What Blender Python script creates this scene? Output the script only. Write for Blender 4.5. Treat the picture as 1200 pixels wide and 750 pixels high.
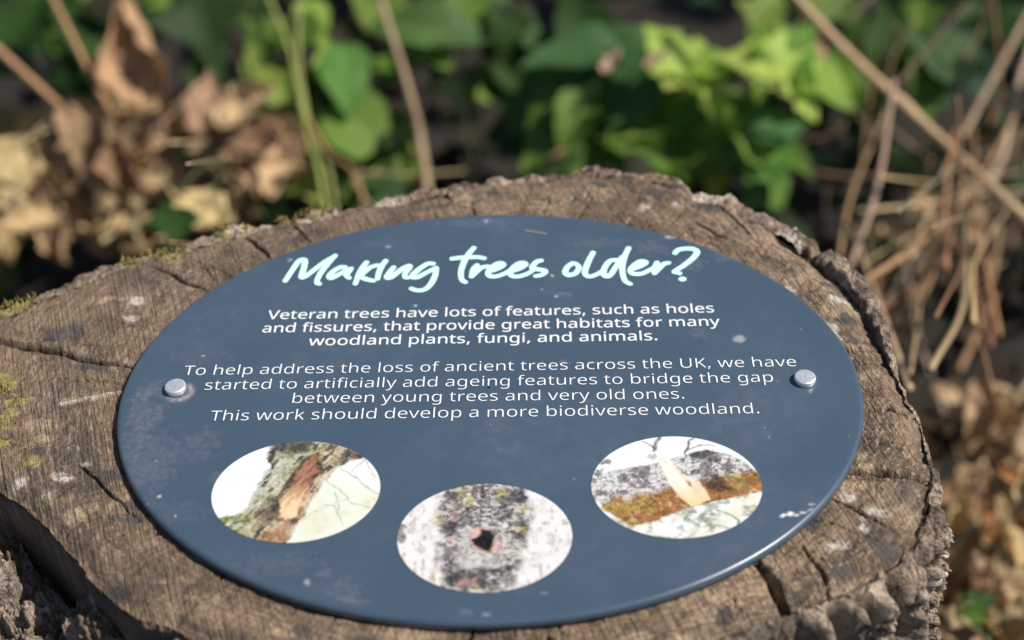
import bpy, math, random, json
import numpy as np
from mathutils import Vector, Matrix

# ------------------------------------------------------------------ camera, sky, sun, exposure
scene = bpy.context.scene
for o in list(bpy.data.objects):
    bpy.data.objects.remove(o)
col = scene.collection
H = 0.60                    # height of the stump's cut face above the soil
ZT = H + 0.0046              # top face of the plaque
FPX = 1667.0
yaw = 0.03708
_c, _s = math.cos(yaw), math.sin(yaw)
def rot(v): return np.array([_c*v[0]-_s*v[1], _s*v[0]+_c*v[1], v[2]])
CAM = rot(np.array([0.07056254, -2.76772478, 2.67216036])*0.15) + np.array([0, 0, ZT])
FW = rot((0.0, 0.75102335, -0.66027564)); RT = rot((0.99917769, -0.02677132, -0.03045075)); UP = rot((0.04054567, 0.65973269, 0.75040578))
cam_data = bpy.data.cameras.new('camera'); cam = bpy.data.objects.new('camera', cam_data); col.objects.link(cam)
cam.matrix_world = Matrix(((RT[0], UP[0], -FW[0], CAM[0]), (RT[1], UP[1], -FW[1], CAM[1]), (RT[2], UP[2], -FW[2], CAM[2]), (0, 0, 0, 1)))
cam_data.sensor_width = 36; cam_data.lens = 36*FPX/1200
cam_data.clip_start = 0.01; cam_data.clip_end = 500
cam_data.dof.use_dof = True; cam_data.dof.focus_distance = 0.572; cam_data.dof.aperture_fstop = 5.1; cam_data.dof.aperture_blades = 0
scene.camera = cam

SUN_EL, SUN_AZ = math.radians(51), math.radians(-8)     # azimuth measured from +x (right), counter-clockwise
world = bpy.data.worlds.new('World'); scene.world = world; world.use_nodes = True
wn = world.node_tree.nodes; wl = world.node_tree.links
bg = wn['Background']; sky = wn.new('ShaderNodeTexSky'); sky.sky_type = 'NISHITA'; sky.sun_disc = False
sky.sun_elevation = SUN_EL; sky.sun_rotation = math.pi/2 - SUN_AZ
wl.new(sky.outputs[0], bg.inputs[0]); bg.inputs[1].default_value = 0.075
sd = bpy.data.lights.new('sun', 'SUN'); sd.energy = 5.0; sd.angle = math.radians(0.55); sd.color = (1.0, 0.935, 0.845)
sun = bpy.data.objects.new('sun', sd); col.objects.link(sun)
SV = np.array([math.cos(SUN_EL)*math.cos(SUN_AZ), math.cos(SUN_EL)*math.sin(SUN_AZ), math.sin(SUN_EL)])
sun.rotation_euler = Vector(-SV).to_track_quat('-Z', 'Y').to_euler()
vs = scene.view_settings; vs.view_transform = 'Standard'; vs.look = 'None'; vs.gamma = 1.0; vs.exposure = 0.42; vs.use_curve_mapping = False
scene.cycles.use_denoising = True
scene.cycles.max_bounces = 8; scene.cycles.transparent_max_bounces = 8

# ------------------------------------------------------------------ helpers
def ray(px, py):
    d = FW + (px-600)/FPX*RT - (py-375)/FPX*UP
    return d
def at(px, py, z):                       # where the sight line of a photo pixel meets the level z
    d = ray(px, py); return CAM + d*((z-CAM[2])/d[2])
def aty(px, py, y):                      # where it meets the upright plane at depth y
    d = ray(px, py); return CAM + d*((y-CAM[1])/d[1])

def hash3(ix, iy, iz, seed):
    h = (ix.astype(np.int64)*374761393 + iy.astype(np.int64)*668265263 + iz.astype(np.int64)*2147483647 + seed*1274126177) & 0xffffffff
    h = ((h ^ (h >> 13))*1274126177) & 0xffffffff
    h = ((h ^ (h >> 16))*2246822519) & 0xffffffff
    return ((h ^ (h >> 15)) & 0xffffff)/float(0xffffff)
def vnoise(x, y, z=None, seed=0):        # smooth value noise, 0..1
    x = np.asarray(x, float); y = np.asarray(y, float); z = np.zeros_like(x) if z is None else np.asarray(z, float)
    ix, iy, iz = np.floor(x), np.floor(y), np.floor(z)
    fx, fy, fz = x-ix, y-iy, z-iz
    fx, fy, fz = [f*f*f*(f*(f*6-15)+10) for f in (fx, fy, fz)]
    r = 0
    for dx in (0, 1):
        for dy in (0, 1):
            for dz in (0, 1):
                r = r + hash3(ix+dx, iy+dy, iz+dz, seed)*(fx if dx else 1-fx)*(fy if dy else 1-fy)*(fz if dz else 1-fz)
    return r
def fbm(x, y, z=None, seed=0, oct=4, gain=0.5):
    x = np.asarray(x, float); y = np.asarray(y, float); z = np.zeros_like(x) if z is None else np.asarray(z, float)
    a, s, r = 1.0, 0.0, 0
    for k in range(oct):
        r = r + a*vnoise(x, y, z, seed+k*17); s += a; a *= gain
        x, y, z = x*2.03+3.1, y*2.03+1.7, z*2.03+5.3
    return r/s
def cell(x, y, seed=0):                  # Worley noise in the plane: (F1, F2-F1, id)
    x = np.asarray(x, float); y = np.asarray(y, float); ix, iy = np.floor(x), np.floor(y)
    f1 = np.full_like(x, 9.0); f2 = np.full_like(x, 9.0); idd = np.zeros_like(x); z = np.zeros_like(x)
    for dx in (-1, 0, 1):
        for dy in (-1, 0, 1):
            a = ix+dx; b = iy+dy
            qx = a+hash3(a, b, z, seed); qy = b+hash3(a, b, z+1, seed)
            d = np.hypot(x-qx, y-qy); h = hash3(a, b, z+2, seed)
            new = d < f1
            f2 = np.where(new, f1, np.minimum(f2, d)); idd = np.where(new, h, idd); f1 = np.where(new, d, f1)
    return f1, f2-f1, idd
def sstep(a, b, x):
    t = np.clip((x-a)/(b-a), 0, 1); return t*t*(3-2*t)
def seg_dist(X, Y, pts):                 # distance to a polyline and the fraction along it
    best = np.full(X.shape, 1e9); tt = np.zeros(X.shape); L = np.concatenate([[0], np.cumsum([math.dist(pts[i][:2], pts[i+1][:2]) for i in range(len(pts)-1)])])
    for i in range(len(pts)-1):
        ax, ay = pts[i][:2]; bx, by = pts[i+1][:2]
        vx, vy = bx-ax, by-ay; q = max(vx*vx+vy*vy, 1e-12)
        t = np.clip(((X-ax)*vx+(Y-ay)*vy)/q, 0, 1)
        d = np.hypot(X-ax-t*vx, Y-ay-t*vy); m = d < best
        best = np.where(m, d, best); tt = np.where(m, (L[i]+t*(L[i+1]-L[i]))/L[-1], tt)
    return best, tt
def catmull(pts, n=8):
    P = [np.array(p, float) for p in pts]; P = [2*P[0]-P[1]]+P+[2*P[-1]-P[-2]]; out = []
    for i in range(1, len(P)-2):
        for k in range(n):
            t = k/n; a, b, c, d = P[i-1:i+3]
            out.append(0.5*((2*b)+(c-a)*t+(2*a-5*b+4*c-d)*t*t+(3*b-a-3*c+d)*t**3))
    out.append(P[-2]); return np.array(out)

def mesh_np(name, verts, quads, mat, parent=None, attrs=None, color=None, smooth=True, uv=None):
    me = bpy.data.meshes.new(name); verts = np.asarray(verts, np.float32); quads = np.asarray(quads, np.int32)
    k = quads.shape[1]
    me.vertices.add(len(verts)); me.vertices.foreach_set('co', verts.ravel())
    me.loops.add(quads.size); me.loops.foreach_set('vertex_index', quads.ravel())
    me.polygons.add(len(quads)); me.polygons.foreach_set('loop_start', np.arange(0, quads.size, k, dtype=np.int32))
    me.polygons.foreach_set('use_smooth', np.full(len(quads), smooth, bool))
    me.update(calc_edges=True); me.validate()
    for a, v in (attrs or {}).items():
        at_ = me.attributes.new(a, 'FLOAT', 'POINT'); at_.data.foreach_set('value', np.asarray(v, np.float32).ravel())
    if color is not None:
        ca = me.attributes.new('Col', 'FLOAT_COLOR', 'POINT')
        c4 = np.ones((len(verts), 4), np.float32); c4[:, :3] = color; ca.data.foreach_set('color', c4.ravel())
    for m in (mat if isinstance(mat, list) else [mat]): me.materials.append(m)
    return link(name, me, parent)
def link(name, me, parent=None):
    o = bpy.data.objects.new(name, me); col.objects.link(o)
    if parent is not None: o.parent = parent
    return o
def grid_quads(nr, nc, wrap=True, off=0):
    i, j = np.meshgrid(np.arange(nr-1), np.arange(nc if wrap else nc-1), indexing='ij')
    j2 = (j+1) % nc
    return (np.stack([i*nc+j, i*nc+j2, (i+1)*nc+j2, (i+1)*nc+j], -1).reshape(-1, 4)+off)
class MB:                                # collects pieces into one mesh (mixed polygons)
    def __init__(s): s.v = []; s.f = []; s.c = []; s.u = []; s.n = 0
    def add(s, v, f, c=None, u=None):
        v = np.asarray(v, float); s.v.append(v); s.f += [tuple(int(i)+s.n for i in q) for q in f]; s.n += len(v)
        s.c.append(np.broadcast_to(np.asarray(c if c is not None else (1, 1, 1), float), (len(v), 3)))
        s.u.append(np.zeros((len(v), 2)) if u is None else np.asarray(u, float))
    def build(s, name, mat, parent=None, smooth=True):
        me = bpy.data.meshes.new(name); V = np.concatenate(s.v)
        me.from_pydata(V.tolist(), [], s.f)
        me.polygons.foreach_set('use_smooth', np.full(len(s.f), smooth, bool))
        ca = me.attributes.new('Col', 'FLOAT_COLOR', 'POINT'); c4 = np.ones((len(V), 4), np.float32); c4[:, :3] = np.concatenate(s.c); ca.data.foreach_set('color', c4.ravel())
        U = np.concatenate(s.u); au = me.attributes.new('leafuv', 'FLOAT2', 'POINT'); au.data.foreach_set('vector', np.asarray(U, np.float32).ravel())
        me.materials.append(mat); me.update()
        return link(name, me, parent)
def tag(o, label=None, cat=None, group=None, kind=None):
    if label: o['label'] = label
    if cat: o['category'] = cat
    if group: o['group'] = group
    if kind: o['kind'] = kind
    return o
def empty(name, loc=(0, 0, 0)):
    o = bpy.data.objects.new(name, None); o.empty_display_size = 0.02; o.location = loc; col.objects.link(o); return o

# ------------------------------------------------------------------ material helper
class NT:
    def __init__(s, name):
        s.m = bpy.data.materials.new(name); s.m.use_nodes = True; s.t = s.m.node_tree; s.t.nodes.clear()
        s.out = s.n('ShaderNodeOutputMaterial')
    def n(s, t, **k):
        x = s.t.nodes.new(t)
        for a, b in k.items(): setattr(x, a, b)
        return x
    def put(s, sock, v):
        if isinstance(v, bpy.types.NodeSocket): s.t.links.new(v, sock)
        elif isinstance(v, (tuple, list)) and len(v) == 3 and sock.type == 'RGBA': sock.default_value = (*v, 1)
        else: sock.default_value = v
    def math(s, op, a, b=0.0, c=0.0, clamp=False):
        x = s.n('ShaderNodeMath', operation=op, use_clamp=clamp)
        s.put(x.inputs[0], a); s.put(x.inputs[1], b)
        if op in ('MULTIPLY_ADD', 'SMOOTH_MIN', 'SMOOTH_MAX'): s.put(x.inputs[2], c)
        return x.outputs[0]
    def mix(s, f, a, b, mode='MIX'):
        x = s.n('ShaderNodeMix', data_type='RGBA', blend_type=mode)
        s.put(x.inputs[0], f); s.put(x.inputs[6], a); s.put(x.inputs[7], b); return x.outputs[2]
    def ramp(s, f, stops, interp='LINEAR'):
        x = s.n('ShaderNodeValToRGB'); x.color_ramp.interpolation = interp; e = x.color_ramp.elements
        while len(e) < len(stops): e.new(0.5)
        for q, (p, c) in zip(e, stops):
            q.position = p; q.color = (*c, 1) if isinstance(c, tuple) else (c, c, c, 1)
        s.put(x.inputs[0], f); return x.outputs[0]
    def rng(s, v, a, b, c=0.0, d=1.0):
        x = s.n('ShaderNodeMapRange'); x.clamp = True
        s.put(x.inputs[0], v)
        for i, q in zip((1, 2, 3, 4), (a, b, c, d)): s.put(x.inputs[i], q)
        return x.outputs[0]
    def noise(s, vec, scale, detail=4, rough=0.55, dist=0.0, col_=False):
        x = s.n('ShaderNodeTexNoise'); x.inputs['Scale'].default_value = scale; x.inputs['Detail'].default_value = detail
        x.inputs['Roughness'].default_value = rough; x.inputs['Distortion'].default_value = dist
        if vec is not None: s.put(x.inputs['Vector'], vec)
        return x.outputs[1] if col_ else x.outputs[0]
    def vor(s, vec, scale, feat='F1', rand=1.0):
        x = s.n('ShaderNodeTexVoronoi', feature=feat); x.inputs['Scale'].default_value = scale; x.inputs['Randomness'].default_value = rand
        s.put(x.inputs['Vector'], vec); return x
    def obj(s): return s.n('ShaderNodeTexCoord').outputs['Object']
    def attr(s, name, o=2): return s.n('ShaderNodeAttribute', attribute_name=name).outputs[o]
    def vec(s, x, y, z):
        v = s.n('ShaderNodeCombineXYZ'); s.put(v.inputs[0], x); s.put(v.inputs[1], y); s.put(v.inputs[2], z); return v.outputs[0]
    def scale(s, v, k):
        x = s.n('ShaderNodeVectorMath', operation='MULTIPLY'); s.put(x.inputs[0], v); x.inputs[1].default_value = k; return x.outputs[0]
    def bump(s, h, strength=0.5, dist=0.001, nrm=None):
        b = s.n('ShaderNodeBump'); b.inputs['Strength'].default_value = strength; b.inputs['Distance'].default_value = dist
        s.put(b.inputs['Height'], h)
        if nrm is not None: s.put(b.inputs['Normal'], nrm)
        return b.outputs[0]
    def bsdf(s, color, rough=0.8, nrm=None, **k):
        b = s.n('ShaderNodeBsdfPrincipled'); s.put(b.inputs['Base Color'], color); s.put(b.inputs['Roughness'], rough)
        if nrm is not None: s.put(b.inputs['Normal'], nrm)
        for a, v in k.items(): s.put(b.inputs[a.replace('_', ' ')], v)
        return b
    def end(s, sh):
        s.t.links.new(sh.outputs[0] if not isinstance(sh, bpy.types.NodeSocket) else sh, s.out.inputs[0]); return s.m

def mat_wood():
    t = NT('weathered_end_grain'); o = t.obj()
    sp = t.n('ShaderNodeSeparateXYZ'); t.put(sp.inputs[0], o)
    wob = t.noise(o, 9, 3); wob2 = t.noise(o, 60, 2)
    x = t.math('ADD', sp.outputs[0], -0.01); y = t.math('ADD', sp.outputs[1], -0.012)
    r = t.math('SQRT', t.math('ADD', t.math('MULTIPLY', x, x), t.math('MULTIPLY', t.math('MULTIPLY', y, y), 1.45)))
    r = t.math('ADD', r, t.math('ADD', t.math('MULTIPLY', wob, 0.02), t.math('MULTIPLY', wob2, 0.0016)))
    th = t.math('ARCTAN2', y, x)
    ring = t.noise(t.vec(t.math('MULTIPLY', r, 520), t.math('MULTIPLY', th, 3.0), 0.0), 1.0, 3, 0.6)
    band = t.noise(t.vec(t.math('MULTIPLY', r, 85), t.math('MULTIPLY', th, 2.2), 3.0), 1.0, 4, 0.6)
    rays = t.noise(t.vec(t.math('MULTIPLY', r, 26), t.math('MULTIPLY', th, 120), 1.0), 1.0, 3, 0.6)
    saw = t.noise(t.vec(t.math('MULTIPLY', t.math('ADD', sp.outputs[0], t.math('MULTIPLY', sp.outputs[1], 0.35)), 900), t.math('MULTIPLY', sp.outputs[1], 40), 0.0), 1.0, 2, 0.5)
    blot = t.noise(o, 24, 6, 0.65); fine = t.noise(o, 480, 4, 0.7); patch = t.noise(o, 11, 4, 0.6, 0.6)
    fleck = t.noise(t.vec(t.math('MULTIPLY', r, 620), t.math('MULTIPLY', th, 34), 5.0), 1.0, 4, 0.7)
    c = t.ramp(blot, [(0.34, (0.052, 0.034, 0.022)), (0.47, (0.140, 0.096, 0.061)), (0.56, (0.215, 0.153, 0.102)), (0.68, (0.340, 0.255, 0.178))])
    c = t.mix(t.rng(patch, 0.52, 0.66, 0, 0.5), c, (0.140, 0.115, 0.096))
    c = t.mix(t.rng(ring, 0.44, 0.68, 0, 0.4), c, (0.28, 0.21, 0.14))
    c = t.mix(t.rng(band, 0.50, 0.62, 0, 0.7), c, (0.062, 0.050, 0.041)); c = t.mix(t.rng(band, 0.34, 0.46, 0.45, 0), c, (0.34, 0.255, 0.17))
    c = t.mix(t.rng(rays, 0.57, 0.74, 0, 0.5), c, (0.050, 0.034, 0.023))
    c = t.mix(t.math('MULTIPLY', t.rng(fleck, 0.53, 0.66, 0, 0.85), t.rng(t.noise(o, 38, 3), 0.38, 0.60, 0.25, 1)), c, (0.52, 0.41, 0.30))
    c = t.mix(t.rng(fleck, 0.32, 0.46, 0.8, 0), c, (0.040, 0.028, 0.019))
    c = t.mix(t.rng(fine, 0.58, 0.74, 0, 0.6), c, (0.45, 0.37, 0.28))
    c = t.mix(t.rng(fine, 0.26, 0.42, 0.6, 0), c, (0.038, 0.028, 0.021))
    mot = t.noise(o, 70, 5, 0.65); c = t.mix(t.rng(mot, 0.54, 0.68, 0, 0.75), c, (0.046, 0.035, 0.027)); c = t.mix(t.rng(mot, 0.42, 0.30, 0, 0.7), c, (0.44, 0.335, 0.235))
    scr = t.noise(t.vec(t.math('MULTIPLY', r, 160), t.math('MULTIPLY', th, 190), 7.0), 1.0, 2, 0.5); c = t.mix(t.rng(scr, 0.64, 0.70, 0, 0.7), c, (0.038, 0.028, 0.021))
    c = t.mix(t.rng(saw, 0.54, 0.70, 0, 0.55), c, (0.048, 0.036, 0.028)); c = t.mix(t.rng(saw, 0.42, 0.30, 0, 0.4), c, (0.40, 0.315, 0.235))
    calm = t.math('MULTIPLY', t.rng(sp.outputs[0], 0.05, -0.10), t.rng(patch, 0.62, 0.40, 0.35, 1.0))
    c = t.mix(t.math('MULTIPLY', calm, 0.5), c, t.mix(blot, (0.060, 0.042, 0.029), (0.165, 0.119, 0.080)))
    lines = t.rng(t.math('ABSOLUTE', t.math('SUBTRACT', t.math('FRACT', t.math('ADD', t.math('MULTIPLY', r, 330), t.math('MULTIPLY', wob2, 1.4))), 0.5)), 0.0, 0.13, 1, 0)
    c = t.mix(t.math('MULTIPLY', lines, t.rng(blot, 0.35, 0.65, 0.15, 0.6)), c, (0.045, 0.033, 0.024))
    c = t.mix(1.0, c, (1.02, 0.965, 0.91), 'MULTIPLY')
    tan = t.attr('tan'); c = t.mix(t.math('MULTIPLY', tan, t.rng(t.math('ADD', t.math('MULTIPLY', ring, 0.6), t.math('MULTIPLY', fine, 0.4)), 0.42, 0.60, 0.05, 0.85)), c, (0.42, 0.315, 0.195))
    dk = t.attr('dark'); c = t.mix(t.math('MULTIPLY', dk, 0.95), c, t.mix(fine, (0.030, 0.025, 0.023), (0.105, 0.090, 0.080)))
    pale = t.attr('pale'); c = t.mix(t.math('MULTIPLY', pale, t.rng(fine, 0.38, 0.56, 0.25, 0.95)), c, (0.55, 0.50, 0.44))
    moss = t.attr('moss'); c = t.mix(t.math('MULTIPLY', moss, t.rng(fine, 0.35, 0.55, 0.2, 1)), c, t.mix(fine, (0.16, 0.15, 0.02), (0.46, 0.40, 0.12)))
    h = t.math('ADD', t.math('ADD', t.math('MULTIPLY', fleck, 0.45), t.math('MULTIPLY', fine, 1.1)), t.math('ADD', t.math('MULTIPLY', rays, 0.7), t.math('MULTIPLY', saw, 0.9)))
    return t.end(t.bsdf(c, 0.85, t.bump(h, 1.0, 0.0020)))
def mat_bark():
    t = NT('rough_bark'); o = t.obj()
    st = t.scale(o, (1, 1, 0.35))
    big = t.noise(st, 34, 6, 0.65, 0.4); fine = t.noise(o, 300, 5, 0.7); patch = t.noise(o, 18, 4)
    v = t.vor(st, 130, 'DISTANCE_TO_EDGE').outputs[0]
    c = t.ramp(big, [(0.28, (0.035, 0.023, 0.015)), (0.45, (0.14, 0.098, 0.066)), (0.58, (0.30, 0.225, 0.160)), (0.75, (0.52, 0.42, 0.33))])
    c = t.mix(t.rng(patch, 0.52, 0.68, 0, 0.6), c, (0.25, 0.15, 0.10))
    c = t.mix(t.rng(fine, 0.28, 0.45, 0.75, 0), c, (0.040, 0.030, 0.023))
    c = t.mix(t.rng(fine, 0.55, 0.75, 0, 0.7), c, (0.50, 0.45, 0.39)); pit = t.noise(o, 120, 5, 0.7, 0.5); c = t.mix(t.rng(pit, 0.47, 0.36, 0, 0.92), c, (0.022, 0.015, 0.010)); c = t.mix(t.rng(pit, 0.56, 0.68, 0, 0.65), c, (0.60, 0.47, 0.36))
    c = t.mix(t.math('MULTIPLY', t.attr('dark'), 0.85), c, t.mix(fine, (0.022, 0.017, 0.012), (0.06, 0.05, 0.03)))
    moss = t.attr('moss'); c = t.mix(t.math('MULTIPLY', moss, t.rng(fine, 0.35, 0.55, 0.3, 1)), c, t.mix(fine, (0.15, 0.14, 0.02), (0.50, 0.43, 0.14)))
    pale = t.attr('pale'); c = t.mix(t.math('MULTIPLY', pale, t.rng(fine, 0.35, 0.55, 0.35, 1)), c, (0.56, 0.46, 0.38))
    h = t.math('ADD', t.math('ADD', t.math('MULTIPLY', fine, 0.7), t.math('MULTIPLY', pit, 2.2)), t.math('MULTIPLY', t.rng(v, 0, 0.12), 0.3))
    return t.end(t.bsdf(c, 0.9, t.bump(h, 1.0, 0.0035)))
def mat_panel():
    t = NT('slate_blue_panel'); o = t.obj()
    n1 = t.noise(o, 14, 4, 0.6); n2 = t.noise(o, 160, 4, 0.6); n3 = t.noise(t.scale(o, (1, 1.6, 1)), 700, 2)
    c = t.mix(t.rng(n1, 0.35, 0.7), (0.042, 0.066, 0.099), (0.048, 0.074, 0.108))
    d = t.attr('dirt')
    c = t.mix(t.math('MULTIPLY', t.rng(n1, 0.45, 0.75), t.rng(n2, 0.45, 0.7, 0.01, 0.09)), c, (0.34, 0.34, 0.35))
    sp = t.vor(o, 210).outputs[0]
    c = t.mix(t.math('MULTIPLY', t.rng(sp, 0.05, 0.12, 1, 0), t.rng(n2, 0.60, 0.68, 0, 0.5)), c, (0.40, 0.42, 0.44))
    c = t.mix(t.math('MULTIPLY', d, t.rng(t.noise(o, 420, 4, 0.65), 0.38, 0.66, 0.08, 0.7)), c, (0.30, 0.275, 0.26))
    w = t.attr('white'); c = t.mix(w, c, (0.72, 0.73, 0.74))
    rg = t.math('ADD', t.rng(n1, 0.3, 0.7, 0.22, 0.34), t.math('MULTIPLY', d, 0.4))
    return t.end(t.bsdf(c, rg, t.bump(t.noise(o, 90, 2), 0.03, 0.001), IOR=1.5))
def mat_print():
    t = NT('printed_photograph'); return t.end(t.bsdf(t.attr('Col', 0), 0.35))
def mat_ink(name, c):
    t = NT(name); return t.end(t.bsdf(c, 0.4))
def mat_metal():
    t = NT('galvanised_steel'); o = t.obj()
    n = t.noise(o, 900, 3, 0.6)
    return t.end(t.bsdf(t.ramp(n, [(0.35, (0.78, 0.80, 0.82)), (0.65, (0.93, 0.94, 0.95))]), t.rng(n, 0.3, 0.7, 0.22, 0.40), t.bump(n, 0.12, 0.0003), Metallic=0.75))
def mat_leaf(name, vein=0.35, trans=0.35, rough=0.45, tcol=(0.9, 1.25, 0.35)):
    t = NT(name); o = t.obj(); c0 = t.attr('Col', 0); uv = t.n('ShaderNodeAttribute', attribute_name='leafuv').outputs[1]
    n = t.noise(o, 55, 4, 0.6); f = t.noise(o, 320, 3)
    c = t.mix(t.rng(n, 0.35, 0.7, 0, 0.5), c0, t.mix(1.0, c0, (0.55, 0.62, 0.5), 'MULTIPLY'))
    sp = t.n('ShaderNodeSeparateXYZ'); t.put(sp.inputs[0], uv)
    au = t.math('ABSOLUTE', sp.outputs[0])
    w = t.math('ABSOLUTE', t.math('SUBTRACT', t.math('FRACT', t.math('MULTIPLY', t.math('SUBTRACT', sp.outputs[1], t.math('MULTIPLY', au, 0.28)), 7.0)), 0.5))
    ve = t.math('MAXIMUM', t.rng(au, 0.02, 0.07, 1, 0), t.rng(w, 0.03, 0.10, 0.7, 0))
    c = t.mix(t.math('MULTIPLY', ve, vein), c, t.mix(1.0, c0, (1.7, 1.6, 1.4), 'MULTIPLY'))
    nb = t.bump(t.math('ADD', t.math('MULTIPLY', f, 0.4), t.math('MULTIPLY', ve, -0.8)), 0.5, 0.0012)
    b = t.bsdf(c, rough, nb, IOR=1.4, Specular_IOR_Level=0.25)
    tr = t.n('ShaderNodeBsdfTranslucent'); t.put(tr.inputs[0], t.mix(1.0, c, tcol, 'MULTIPLY'))
    m = t.n('ShaderNodeMixShader'); m.inputs[0].default_value = trans
    t.t.links.new(b.outputs[0], m.inputs[1]); t.t.links.new(tr.outputs[0], m.inputs[2])
    return t.end(m)
def mat_stalk(name):
    t = NT(name); o = t.obj(); c0 = t.attr('Col', 0); n = t.noise(o, 60, 4); f = t.noise(t.scale(o, (1, 1, 0.3)), 500, 3)
    c = t.mix(t.rng(n, 0.4, 0.7, 0, 0.6), c0, t.mix(1.0, c0, (0.5, 0.45, 0.4), 'MULTIPLY'))
    c = t.mix(t.rng(f, 0.55, 0.75, 0, 0.4), c, t.mix(1.0, c0, (1.5, 1.45, 1.35), 'MULTIPLY'))
    return t.end(t.bsdf(c, 0.7, t.bump(f, 0.4, 0.0008)))
def mat_soil():
    t = NT('woodland_soil'); o = t.obj()
    n = t.noise(o, 20, 6, 0.65); f = t.noise(o, 160, 4, 0.6)
    c = t.ramp(n, [(0.3, (0.008, 0.006, 0.004)), (0.55, (0.014, 0.010, 0.006)), (0.75, (0.032, 0.022, 0.013))])
    c = t.mix(t.rng(f, 0.58, 0.75, 0, 0.6), c, (0.11, 0.08, 0.05))
    return t.end(t.bsdf(c, 0.95, t.bump(f, 0.9, 0.01)))
M = dict(wood=mat_wood(), bark=mat_bark(), panel=mat_panel(), print=mat_print(), title=mat_ink('pale_turquoise_ink', (0.50, 0.84, 0.82)),
         white=mat_ink('white_ink', (0.64, 0.66, 0.68)), metal=mat_metal(), leaf=mat_leaf('green_leaf', 0.35, 0.42, 0.55),
         bright=mat_leaf('young_leaf', 0.3, 0.5, 0.45, (1.0, 1.2, 0.3)), dry=mat_leaf('dry_leaf', 0.3, 0.22, 0.75, (1.1, 0.9, 0.6)),
         stalk=mat_stalk('dry_stalk'), soil=mat_soil(), moss=mat_stalk('moss_tuft'))
# ------------------------------------------------------------------ ground
def ground():
    r = np.concatenate([[0.0], np.geomspace(0.05, 4, 90), np.geomspace(4.5, 220, 26)]); n = 160
    R, T = np.meshgrid(r, np.linspace(0, 2*np.pi, n, endpoint=False), indexing='ij')
    X, Y = R*np.cos(T), R*np.sin(T)+0.3
    Z = (fbm(X*2.2, Y*2.2, seed=3)-0.5)*0.06*np.clip(R, 0, 1) + (fbm(X*14, Y*14, seed=5)-0.5)*0.02
    Z = Z*np.exp(-R/40)+np.clip(Y-1.2, 0, 3)*0.10
    o = mesh_np('ground', np.stack([X, Y, Z], -1).reshape(-1, 3), grid_quads(len(r), n), M['soil']); o['kind'] = 'structure'
    return o
ground()

# ------------------------------------------------------------------ tree stump
def polar_outline(px, extra):
    P = [at(x, y, H)[:2] for x, y in px] + [np.array(e) for e in extra]
    return np.array(P)
WOOD_PX = [(1052, 432), (1066, 466), (1080, 490), (1088, 522), (1093, 540), (1088, 580), (1076, 625), (1058, 650), (1010, 680), (970, 696), (930, 712), (890, 727), (850, 738)]
WOOD_CM = [(0.052, -0.131), (0.0, -0.136), (-0.05, -0.1335)]
WOOD_PX2 = [(227, 747), (200, 727), (160, 717), (127, 693), (100, 667), (90, 653), (53, 610), (23, 583), (0, 570)]
WOOD_CM2 = [(-0.205, -0.038), (-0.222, -0.015), (-0.232, 0.015), (-0.230, 0.045)]
WOOD_PX3 = [(0, 370), (40, 352), (75, 336), (100, 325), (140, 308), (185, 297), (215, 290), (250, 278), (290, 268), (325, 262), (360, 256), (400, 247), (450, 238), (500, 228), (530, 219), (580, 213), (640, 207), (690, 202), (745, 202), (790, 212), (813, 230), (850, 236), (880, 252), (910, 268), (940, 290), (965, 308), (990, 330), (1010, 356), (1024, 384), (1040, 415)]
W = np.array([at(x, y, H)[:2] for x, y in WOOD_PX] + [np.array(e) for e in WOOD_CM] + [at(x, y, H)[:2] for x, y in WOOD_PX2] + [np.array(e) for e in WOOD_CM2] + [at(x, y, H)[:2] for x, y in WOOD_PX3])
BARK_PX = [(0, 357), (40, 344), (75, 328), (100, 317), (140, 301), (185, 289), (198, 291), (217, 281), (242, 268), (270, 261), (290, 259), (300, 266), (333, 253), (356, 248), (372, 240), (388, 237), (396, 246), (420, 238), (450, 228), (480, 221), (500, 217), (512, 218), (518, 224), (524, 216), (542, 208), (565, 210), (575, 207), (602, 202), (640, 201), (668, 200), (676, 192), (690, 191), (700, 195), (745, 195), (780, 199), (800, 204), (808, 214), (813, 226), (822, 224), (845, 225), (867, 232), (890, 243), (912, 255), (935, 263), (950, 276), (956, 291), (966, 286), (984, 290), (1002, 310), (1018, 325), (1034, 356), (1046, 380), (1053, 408), (1050, 428),
           (1055, 440), (1066, 464), (1080, 489), (1089, 520), (1094, 536), (1102, 538), (1112, 560), (1114, 588), (1110, 622), (1098, 652), (1078, 678), (1050, 700), (1020, 716), (985, 732), (950, 748), (920, 762), (885, 780)]
BARK_CM = [(0.055, -0.150), (0.0, -0.152), (-0.05, -0.148), (-0.095, -0.136), (-0.128, -0.118), (-0.150, -0.096), (-0.166, -0.074), (-0.186, -0.054), (-0.214, -0.040), (-0.236, -0.016), (-0.245, 0.015), (-0.240, 0.048)]
B = np.array([at(x, y, H)[:2] for x, y in BARK_PX] + [np.array(e) for e in BARK_CM])
NT_ = 1800
TH = np.linspace(-np.pi, np.pi, NT_, endpoint=False)
def radius(P):
    a = np.arctan2(P[:, 1], P[:, 0]); r = np.hypot(P[:, 0], P[:, 1]); i = np.argsort(a); a, r = a[i], r[i]
    a = np.concatenate([a-2*np.pi, a, a+2*np.pi]); r = np.concatenate([r, r, r]); return np.interp(TH, a, r)
RW = radius(W); RW = RW+0.0012*(fbm(np.cos(TH)*14, np.sin(TH)*14, seed=9)-0.5)+0.0016*(fbm(np.cos(TH)*60, np.sin(TH)*60, seed=19)-0.5)
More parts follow.
